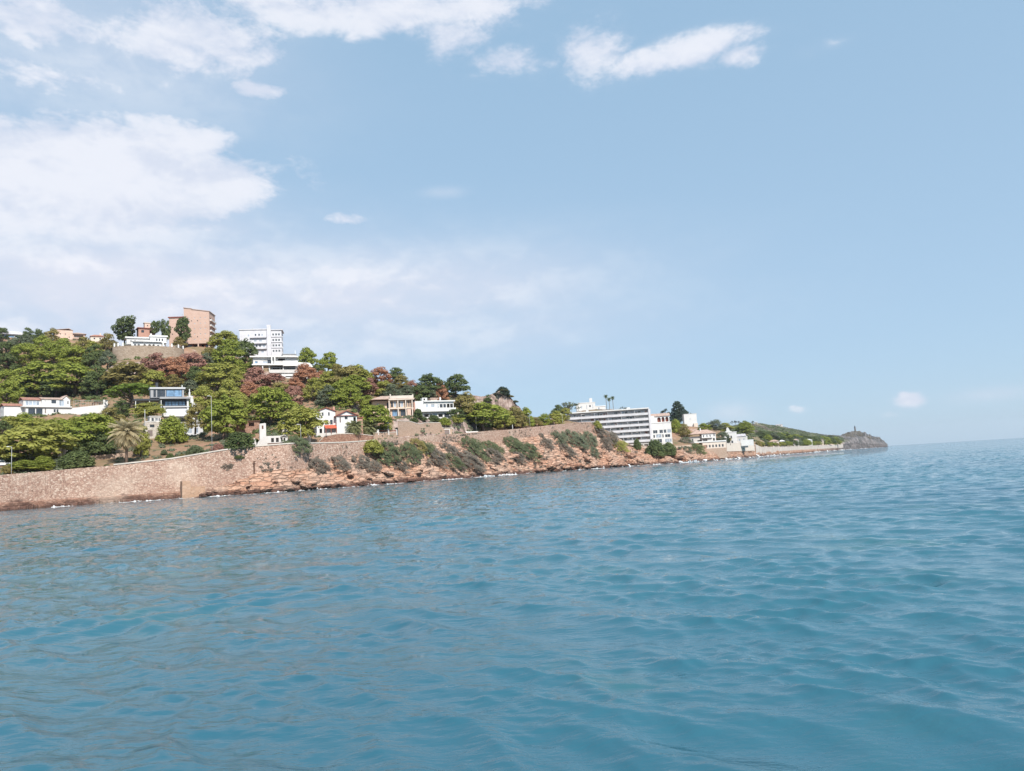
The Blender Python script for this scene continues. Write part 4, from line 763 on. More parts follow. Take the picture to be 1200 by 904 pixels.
    B.wall(-10, 4, 0, 16, 0, 13.6, W, [(-7.5, 7, 1.2, 3, 'k'), (-3, 6.4, 1.6, 3.4, 'k'), (-2.6, 1, 2, 3, 'k'), (-7.6, .6, 1.6, 3.4, 'D')]); m = B.mb(); m.prism([(-8.6, 13.6), (-1, 13.6), (-1, 15), (-3, 15.6), (-4.4, 19), (-5.6, 20), (-6.8, 18.6), (-7, 15.6), (-8.6, 15)], .4, 4); B.part('turret', m, W); B.box('roof_edge', -10.4, 4.4, -.3, 16.2, 13.6, 14.4, W)
    B.wall(4.05, 16, 3, 16, 0, 8.5, W2, [(6, 3, 1.6, 2.6, 'l'), (11, 3, 1.6, 2.6, 'l')]); B.gable('roof', 4.05, 14, 3, 16, 8.5, 11, M_['greytile'], 'x', .6); B.box('boundary_wall', 8, 22, -2, -1, -3, 4, W)
    o = terrace_ribbon('shore_wall', 'pale shore wall with a flat terrace right of the arcade', 'sea wall', [(851, 519.6), (874, 520), (878, 521), (884, 522.4)], -.5, M_['cream'], k=4, down=5)
    # ---- pale promenade wall and little houses beyond
    a0, a1 = az_of(885.5, 524, 575), az_of(988, 521, 1230)
    sw = ribbon('promenade_wall', a0, a1, 160, [lambda a: (rib_at(4, a)[0]-1.0, rib_at(3, a)[1]-2), lambda a: (rib_at(4, a)[0]-.8, rib_at(4, a)[1]+.9+np.floor(vnoise(a*160, a*0, 7, 2)*2)*.5), lambda a: (rib_at(4, a)[0]-.6, rib_at(4, a)[1]+.9), lambda a: (rib_at(4, a)[0]-.3, rib_at(4, a)[1]-3)], M_['seafront'])
    tag(sw, 'low pale promenade wall running to the rocky headland', 'sea wall')
    for i, (u, v, Y, hw, hh, lab, mm) in enumerate([(908, 523.6, 640, 5, 6, 'small cream bungalow behind the promenade wall', 'cream'), (917, 522.5, 690, 3, 5, 'narrow white bungalow under the shore trees', 'white2'), (933, 520.5, 800, 3.4, 4.4, 'little white house tucked among the low green trees', 'white2'), (948, 519.5, 900, 4, 3.6, 'flat white seaside house where the trees thin out', 'white'), (962, 519, 1000, 3, 3, 'tiny pale house at the last trees before the headland', 'cream')]):
        B = Bld('bungalow', lab, 'bungalow', u, v, Yr(u, 5, 14), 10, 0, sink=3); B.wall(-hw, hw, 0, hw*1.6, 0, hh, M_[mm], [(-hw*.6, hh*.3, hw*.4, hh*.4, 'k'), (hw*.2, hh*.3, hw*.4, hh*.4, 'k')]); B.hip('roof', -hw, hw, 0, hw*1.6, hh, hh*1.35, M_['terra_pale'] if i % 2 == 0 else W, .4)
    # ---- ridge villas far away
    for (u, v, Y, hw, lab) in ((913, 499.8, 1300, 4, 'far white villa on the bare ridge'), (886, 497, 1180, 2, 'far tiny hut on the bare ridge left of the villa')):
        B = Bld('ridge_villa', lab, 'villa', u, v, Y, 10, 0); B.wall(-hw, hw, 0, hw, 0, 1.9, W2, [(-hw*.5, .6, hw*.3, .8, 'k'), (hw*.2, .6, hw*.3, .8, 'k')]); B.hip('roof', -hw, hw, 0, hw, 1.9, 2.6, M_['greytile'], .3)
    # ---- lighthouse
    B = Bld('lighthouse', 'dark slender lighthouse tower on the rocky headland', 'lighthouse', 1002.5, 508, 1480, 0, 0)
    m = B.mb(); m.tube([(0, 0, -3), (0, 0, 6.6)], [1.05, .72], 14); B.part('tower', m, M_['darkstone']); m = B.mb(); m.tube([(0, 0, 6.6), (0, 0, 7)], [1.05, 1.05], 14); B.part('gallery', m, M_['darkstone'])
    m = B.mb(); m.tube([(0, 0, 7), (0, 0, 8.1)], [.55, .55], 10); B.part('lantern', m, M_['glass']); m = B.mb(); m.tube([(0, 0, 8.1), (0, 0, 8.5), (0, 0, 9.0)], [.7, .4, .06], 10); B.part('dome', m, M_['dark'])
M_['seafront'] = stucco('weathered_seafront_render', (.60, .52, .46), .35)
M_['palestone'] = stone('pale_rubble', [(.42, .36, .3), (.5, .45, .4), (.58, .53, .48)], 1.6, (.33, .28, .24), .05)
M_['frosted'] = plain('frosted_glass', (.62, .63, .68), .35); M_['dark_cloth'] = plain('dark_canvas', (.10, .085, .095), .8)

def Yr(u, k, off):
    # forward distance of a rib (plus metres behind it) in that photo column
    a = az_of(u, 515, 300); return (float(rib_at(k, a)[0])+off)*math.cos(a)
def terrace_ribbon(name, label, cat, tops, off, mat, k=5, down=1.5, th=.6):
    aq = []; zq = []
    for u, v in tops: Y = Yr(u, k, off); p = P(u, v, Y); aq.append(math.atan2(p[0], p[1])); zq.append(p[2])
    r = lambda a: rib_at(k, a)[0]+off; z = lambda a: np.interp(a, aq, zq)
    o = ribbon(name, aq[0], aq[-1], 120, [lambda a: (r(a), rib_at(k, a)[1]-down), lambda a: (r(a), z(a)), lambda a: (r(a)+th, z(a)), lambda a: (r(a)+th, rib_at(k, a)[1]-down)], mat); tag(o, label, cat)
    ribbon('coping', aq[0], aq[-1], 120, [lambda a: (r(a)-.12, z(a)+.01), lambda a: (r(a)-.12, z(a)+.22), lambda a: (r(a)+th+.1, z(a)+.22), lambda a: (r(a)+th+.1, z(a)+.01)], M_['coping'], o); return o
def low_wall(name, label, pts, h, t, mat, cat='wall'):
    """a free-standing wall that follows the ground through photo pixels"""
    q = [hit(u, v) for u, v in pts]; m = MB()
    for a, b in zip(q[:-1], q[1:]):
        d = np.array([b[0]-a[0], b[1]-a[1]]); n = np.array([-d[1], d[0]])/np.hypot(*d)*t
        vs = [(a[0], a[1], a[2]-1.5), (b[0], b[1], b[2]-1.5), (b[0]+n[0], b[1]+n[1], b[2]-1.5), (a[0]+n[0], a[1]+n[1], a[2]-1.5)]
        vs += [(vs[0][0], vs[0][1], a[2]+h), (vs[1][0], vs[1][1], b[2]+h), (vs[2][0], vs[2][1], b[2]+h), (vs[3][0], vs[3][1], a[2]+h)]
        m.add(vs, [(3,2,1,0),(4,5,6,7),(0,1,5,4),(1,2,6,5),(2,3,7,6),(3,0,4,7)])
    o = m.build(name, mat); return tag(o, label, cat)
# ------------------------------------------------------------------ vegetation
def foliage(name, c, c2, trans=.38):
    t = NT(name); at = t.n('ShaderNodeAttribute', attribute_name='tint'); oi = t.n('ShaderNodeObjectInfo')
    a = t.mix(at.outputs['Fac'], c, c2); a = t.mix(t.mr(oi.outputs['Random'], 0, 1, 0, .35), a, sc3(c, .75))
    t.b.inputs['Specular IOR Level'].default_value = .12; t.done(a, .75)
    tr = t.n('ShaderNodeBsdfTranslucent'); t.l(t.mix(.5, a, c2), tr.inputs[0]); mx = t.n('ShaderNodeMixShader'); mx.inputs[0].default_value = trans
    t.l(t.b.outputs[0], mx.inputs[1]); t.l(tr.outputs[0], mx.inputs[2]); t.l(mx.outputs[0], t.out.inputs[0]); return t.mat
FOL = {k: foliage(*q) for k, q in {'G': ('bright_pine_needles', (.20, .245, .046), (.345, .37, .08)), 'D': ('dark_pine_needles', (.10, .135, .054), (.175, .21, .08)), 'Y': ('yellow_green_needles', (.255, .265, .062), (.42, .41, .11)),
 'O': ('ochre_needles', (.23, .20, .075), (.37, .31, .115)), 'R': ('rust_foliage', (.38, .185, .11), (.56, .31, .195)), 'P': ('dying_purple_foliage', (.32, .165, .13), (.47, .27, .21)),
 'B': ('grey_green_foliage', (.13, .155, .10), (.24, .265, .17)), 'K': ('blackish_needles', (.045, .068, .05), (.088, .118, .08)), 'T': ('dusty_green_foliage', (.115, .142, .075), (.205, .235, .125)),
 'V': ('grey_brown_brush', (.185, .16, .13), (.295, .262, .215)), 'U': ('umbrella_pine_needles', (.14, .195, .035), (.25, .33, .07)), 'S': ('dry_fronds', (.38, .315, .18), (.56, .475, .3)), 'F': ('palm_fronds', (.19, .21, .095), (.35, .345, .175))}.items()}
CW = {'G': 'bright green', 'D': 'dark green', 'Y': 'yellow-green', 'O': 'ochre-tinged', 'R': 'rust-red', 'P': 'purple-brown dying', 'B': 'grey-green', 'K': 'blackish green', 'T': 'dusty green', 'V': 'grey-brown', 'U': 'vivid green', 'F': 'green', 'S': 'straw-coloured'}
def bark():
    t = NT('pine_bark'); return t.done(t.mix(t.noise(2, 5), (.09, .06, .045), (.2, .15, .12)), .95)
M_['bark'] = bark()
def leaves(cl, per, size, seed, low=-.35, asp=1.5):
    """clumps [(x,y,z,rx,ry,rz)] -> leaf quads that lie on and a little inside every clump's skin"""
    g = np.random.default_rng(seed); V = []; T = []
    for (x, y, z, rx, ry, rz) in cl:
        n = int(per*(rx*rz)**.9/(.17*.12)**.9); d = g.normal(size=(n*3, 3)); d /= np.linalg.norm(d, axis=1)[:, None]; d = d[d[:, 2] > low+g.normal(0, .12, len(d))][:n]
        k = len(d); rr = g.uniform(.62, 1.06, k)**.7; bumpy = 1+.16*np.sin(d[:, 0]*7+x*40)*np.sin(d[:, 1]*7+y*40)*np.cos(d[:, 2]*6)
        p = np.array([x, y, z])+d*np.array([rx, ry, rz])*(rr*bumpy)[:, None]
        nrm = d/np.array([rx, ry, rz]); nrm /= np.linalg.norm(nrm, axis=1)[:, None]; nrm += g.normal(0, .27, (k, 3))+np.array([0, 0, .38]); nrm /= np.linalg.norm(nrm, axis=1)[:, None]
        r = g.normal(size=(k, 3)); a = np.cross(nrm, r); a /= np.linalg.norm(a, axis=1)[:, None]; b = np.cross(nrm, a); s = (size*g.uniform(.6, 1.4, k))[:, None]
        q = np.stack([p-a*s*asp/2-b*s*.3, p+a*s*.1-b*s*.5, p+a*s*asp/2+b*s*.2, p-a*s*.1+b*s*.5], 1); V.append(q.reshape(-1, 3)); T.append(np.repeat(np.clip(g.normal(.5, .2)+g.normal(0, .16, k), 0, 1), 4))
    V = np.concatenate(V); T = np.concatenate(T); return V, np.arange(len(V)).reshape(-1, 4), T
def clump_set(kind, seed):
    g = np.random.default_rng(seed); C = []
    if kind == 'pine':
        off = g.uniform(-.06, .06, 2)
        for i in range(38):
            th = i*2.399+g.uniform(-.3, .3); f = math.sqrt((i+.5)/38); r = .42*f*g.uniform(.8, 1.08); zt = .92-.5*f**2.2+g.uniform(-.10, .09); q = g.uniform(.075, .17)
            C.append((off[0]*(1-f)+r*math.cos(th), off[1]*(1-f)+r*math.sin(th), zt-q*.4, q, q, q*g.uniform(.62, .85)))
        for i in range(18): th = g.uniform(0, 6.28); r = g.uniform(.1, .40); q = g.uniform(.09, .15); C.append((r*math.cos(th), r*math.sin(th), g.uniform(.14, .5), q, q, q*.6))
    elif kind == 'wood':                  # crown to the ground
        for i in range(26):
            th = i*2.399+g.uniform(-.3, .3); f = math.sqrt((i+.5)/26); r = .38*f*g.uniform(.85, 1.1); q = g.uniform(.08, .19); C.append((r*math.cos(th), r*math.sin(th), .84-.5*f**2+g.uniform(-.11, .11), q, q, q*.72))
        for i in range(16): th = g.uniform(0, 6.28); r = g.uniform(.25, .4); q = g.uniform(.11, .16); C.append((r*math.cos(th), r*math.sin(th), g.uniform(.1, .38), q, q, q*.7))
    elif kind == 'umb':
        for i in range(34):
            th = i*2.399; f = math.sqrt((i+.5)/34); r = .41*f; q = g.uniform(.09, .13); C.append((r*math.cos(th), r*math.sin(th), .86-.22*f**2.2+g.uniform(-.02, .02), q, q, q*.75))
        for i in range(10): th = g.uniform(0, 6.28); r = g.uniform(.2, .4); C.append((r*math.cos(th), r*math.sin(th), g.uniform(.5, .6), .09, .09, .06))
    elif kind == 'lean':
        for i in range(30): f = (i+.5)/30; th = i*2.399; r = (.10+.25*math.sin(f*2.6))*g.uniform(.5, 1.1); q = g.uniform(.07, .17); C.append((r*math.cos(th)+.10*(f-.5), r*math.sin(th), .25+.66*f, q*1.15, q, q*.7))
    elif kind == 'bush':
        for i in range(22): th = i*2.399; f = math.sqrt((i+.5)/22); r = .36*f; q = g.uniform(.14, .2); C.append((r*math.cos(th), r*math.sin(th), .78-.5*f**2.2+g.uniform(-.05, .05), q, q, q))
        for i in range(8): th = i*.785; C.append((.36*math.cos(th), .36*math.sin(th), .16, .15, .15, .16))
    elif kind == 'mound':
        for i in range(50): th = i*2.399+g.uniform(-.2, .2); f = math.sqrt((i+.5)/50); r = .46*f*g.uniform(.7, 1.2); q = g.uniform(.04, .115); C.append((r*math.cos(th), r*math.sin(th), .66*(1-f**2.0)*g.uniform(.5, 1.25)+.1, q, q, q*g.uniform(1.0, 2.0)))
    elif kind == 'conifer':
        for i in range(30): f = (i+.5)/30; th = i*2.399; r = .36*(1-f)**.8*g.uniform(.5, 1.15)+.02; q = (.13*(1-f)+.06)*g.uniform(.8, 1.2); C.append((r*math.cos(th), r*math.sin(th), .12+.82*f, q*1.2, q*1.2, q*.6))
    elif kind == 'airy':
        for i in range(16): th = g.uniform(0, 6.28); f = g.random()**.5; C.append((.38*f*math.cos(th), .38*f*math.sin(th), .82-.3*f+g.uniform(-.12, .05), .13, .13, .06))
    return C
def trunk_mesh(C, seed, r=.028, top=.6, limbs=6):
    g = random.Random(seed); m = MB(); lx, ly = g.uniform(-.06, .06), g.uniform(-.06, .06)
    pts = [(0, 0, -.12), (lx*.3, ly*.3, .12), (lx, ly, .3), (lx*1.4, ly*1.2, top)]; m.tube(pts, [r*1.3, r, r*.8, r*.45], 8)
    hi_ = [c for c in C if c[2] > .3]
    for c in g.sample(hi_, min(limbs, len(hi_))):
        z = g.uniform(.2, .42); m.tube([(lx*z*3, ly*z*3, z), ((c[0]+lx)*.55, (c[1]+ly)*.55, (z+c[2])*.5), (c[0], c[1], c[2])], [r*.55, r*.4, r*.2], 6)
    me = m.build('trunk', M_['bark'], None, True); d = me.data; bpy.data.objects.remove(me); return d
VAR = {}
def crown_lib():
    spec = {'pine': (6, 150, .036, -.35), 'wood': (5, 130, .038, -.45), 'umb': (2, 200, .03, -.3), 'lean': (3, 170, .04, -.7), 'bush': (3, 105, .045, -.8), 'mound': (5, 330, .018, -.3), 'conifer': (2, 170, .042, -.9), 'airy': (2, 110, .036, -1)}
    for k, (n, per, size, low) in spec.items():
        VAR[k] = []
        for i in range(n):
            C = clump_set(k, 100+i*7+len(k)); V, F, T = leaves(C, per, size, i+3, low)
            VAR[k].append((np_mesh('crown', V, F, [FOL['G']], False, T), trunk_mesh(C, i+9, .03 if k != 'umb' else .035, .62, 7)))
cnt = {}
def behind(p, off):
    # never on or in front of the sea wall unless it is a shrub of the cliff
    a = math.atan2(p[0], p[1]); r = math.hypot(p[0], p[1])
    if off < 0 or a > az_of(800, 520, 400): return p
    q = float(rib_at(5 if off > 3 else 4, a)[0])+off
    if r >= q: return p
    x, y = q*math.sin(a), q*math.cos(a); return np.array([x, y, float(base_height(x, y)[0])])
def tree(name, kind, colr, u, vt, vb, wpx, label, group, cat='tree', at=None, depth=1.0):
    p = np.array(at) if at is not None else behind(hit(u, vb), 3.5 if cat == 'tree' else 1.6 if name == 'garden_shrub' else -99); Y = p[1]; k = Y/FPX; h = max(P(u, vt, Y)[2]-p[2], 1.0); w_ = wpx*k*(1.0 if kind == 'lean' or cat != 'tree' else 1.2)
    i = cnt.get(kind, 0); cnt[kind] = i+1; me, tr = VAR[kind][i % len(VAR[kind])]
    root = empty(name, p, random.uniform(0, 6.28), (w_*random.uniform(.95, 1.2), w_*random.uniform(.9, 1.1), h*1.03)); root.rotation_euler = (random.uniform(-.09, .09), random.uniform(-.09, .09), root.rotation_euler[2]); tag(root, label, cat, group)
    c = link('crown' if cat != 'shrub' else 'foliage', me, root); c.material_slots[0].link = 'OBJECT'; c.material_slots[0].material = FOL[colr]
    if kind != 'mound': link('trunk' if cat != 'shrub' else 'stem', tr, root)
    return root
def slope_shrub(colr, u, vt, vb, wpx, label):
    """a low shrub mass that lies along the slope of the rock"""
    p = hit(u, (vt+vb)/2+1); k = p[1]/FPX; e = 2.5; g = lambda dx, dy: float(base_height(p[0]+dx, p[1]+dy)[0])
    n = Vector((-(g(e, 0)-g(-e, 0))/(2*e), -(g(0, e)-g(0, -e))/(2*e), 1)).normalized(); n = (n+Vector((0, 0, .35))).normalized()
    s = Vector((p[0], p[1], 0)).normalized(); x = Vector((s.y, -s.x, 0)); x = (x-n*x.dot(n)).normalized(); y = n.cross(x)
    w_ = wpx*k*1.12; d = 1.0*min((vb-vt)*k/max(.42, abs(y.z)+.08), w_*1.5); h = min(.42*w_, .55*(vb-vt)*k)+.5
    i = cnt.get('mound', 0); cnt['mound'] = i+1; me, _ = VAR['mound'][i % len(VAR['mound'])]
    o = link('coastal_shrub', me); m = Matrix.Identity(4)
    for r in range(3): m[r][0] = x[r]*w_; m[r][1] = y[r]*d; m[r][2] = n[r]*h; m[r][3] = p[r]-n[r]*h*.12
    o.matrix_world = m; o.material_slots[0].link = 'OBJECT'; o.material_slots[0].material = FOL[colr]; tag(o, label, 'shrub', 'shrubs on the coastal cliff')
def palm_lib():
    def frond(m_v, m_t, th, el, ln, droop, g, wid=.07):
        n = 9; pts = []; p = np.array([0, 0, 0.]); e = el
        for i in range(n+1):
            pts.append(p.copy()); p = p+np.array([math.cos(th)*math.cos(e), math.sin(th)*math.cos(e), math.sin(e)])*ln/n; e -= droop/n
        side = np.array([-math.sin(th), math.cos(th), 0]); tt = g.uniform(0, 1)
        for i in range(n):
            f = i/n; wd = wid*math.sin(math.pi*min(.98, .12+.86*f))**.6; a, b = pts[i], pts[i+1]; dn = np.array([0, 0, -wd*.55])
            for sg in (-1, 1):
                for j in (0, .5):
                    q = a+(b-a)*j; q2 = a+(b-a)*(j+.34); o = side*sg*wd+dn+(b-a)*.8
                    m_v.append([q, q2, q2+o*.98, q+o]); m_t.append(tt)
    lib = {}
    for kind, nf, ln, el0, el1, dr0 in (('date', 74, .50, 1.35, -.75, 1.15), ('fan', 34, .3, 1.3, -.9, 1.0)):
        g = random.Random(5); mv, mt = [], []
        for i in range(nf):
            f = i/nf; frond(mv, mt, i*2.399, el0+(el1-el0)*f**1.15+g.uniform(-.12, .12), ln*g.uniform(.85, 1.08), dr0*g.uniform(.8, 1.3)*(1.1-.4*f), g, .075 if kind == 'date' else .06)
        V = np.array(mv).reshape(-1, 3); T = np.repeat(np.array(mt), 4); lib[kind] = np_mesh('crown', V, np.arange(len(V)).reshape(-1, 4), [FOL['F']], False, T)
    g = random.Random(8); mv, mt = [], []
    for i in range(46): frond(mv, mt, i*2.399, -.7-.6*g.random(), .42*g.uniform(.7, 1.1), .5, g, .05)
    V = np.array(mv).reshape(-1, 3); lib['skirt'] = np_mesh('dead_fronds', V, np.arange(len(V)).reshape(-1, 4), [FOL['S']], False, np.repeat(np.array(mt), 4)); return lib
PALM = {}
def palm(kind, u, vt, vb, wpx, label, group=None, skirt=True, colr='F', trunk_r=.3):
    if not PALM: PALM.update(palm_lib())
    p = hit(u, vb); k = p[1]/FPX; H = (vb-vt)*k; W_ = wpx*k; root = empty('palm_tree', p); tag(root, label, 'palm tree', group)
    th = H-W_*(.42 if kind == 'date' else .3); m = MB(); m.tube([(0, 0, -1), (W_*.01, 0, th*.5), (0, 0, th)], [trunk_r*1.25, trunk_r, trunk_r*1.1], 10); m.build('trunk', M_['bark'], root, True)
    c = link('crown', PALM[kind], root); c.location = (0, 0, th); c.scale = (W_,)*3; c.material_slots[0].link = 'OBJECT'; c.material_slots[0].material = FOL[colr]
    if skirt: s = link('dead_fronds', PALM['skirt'], root); s.location = (0, 0, th-.1); s.scale = (W_*.9, W_*.9, W_)
    return root
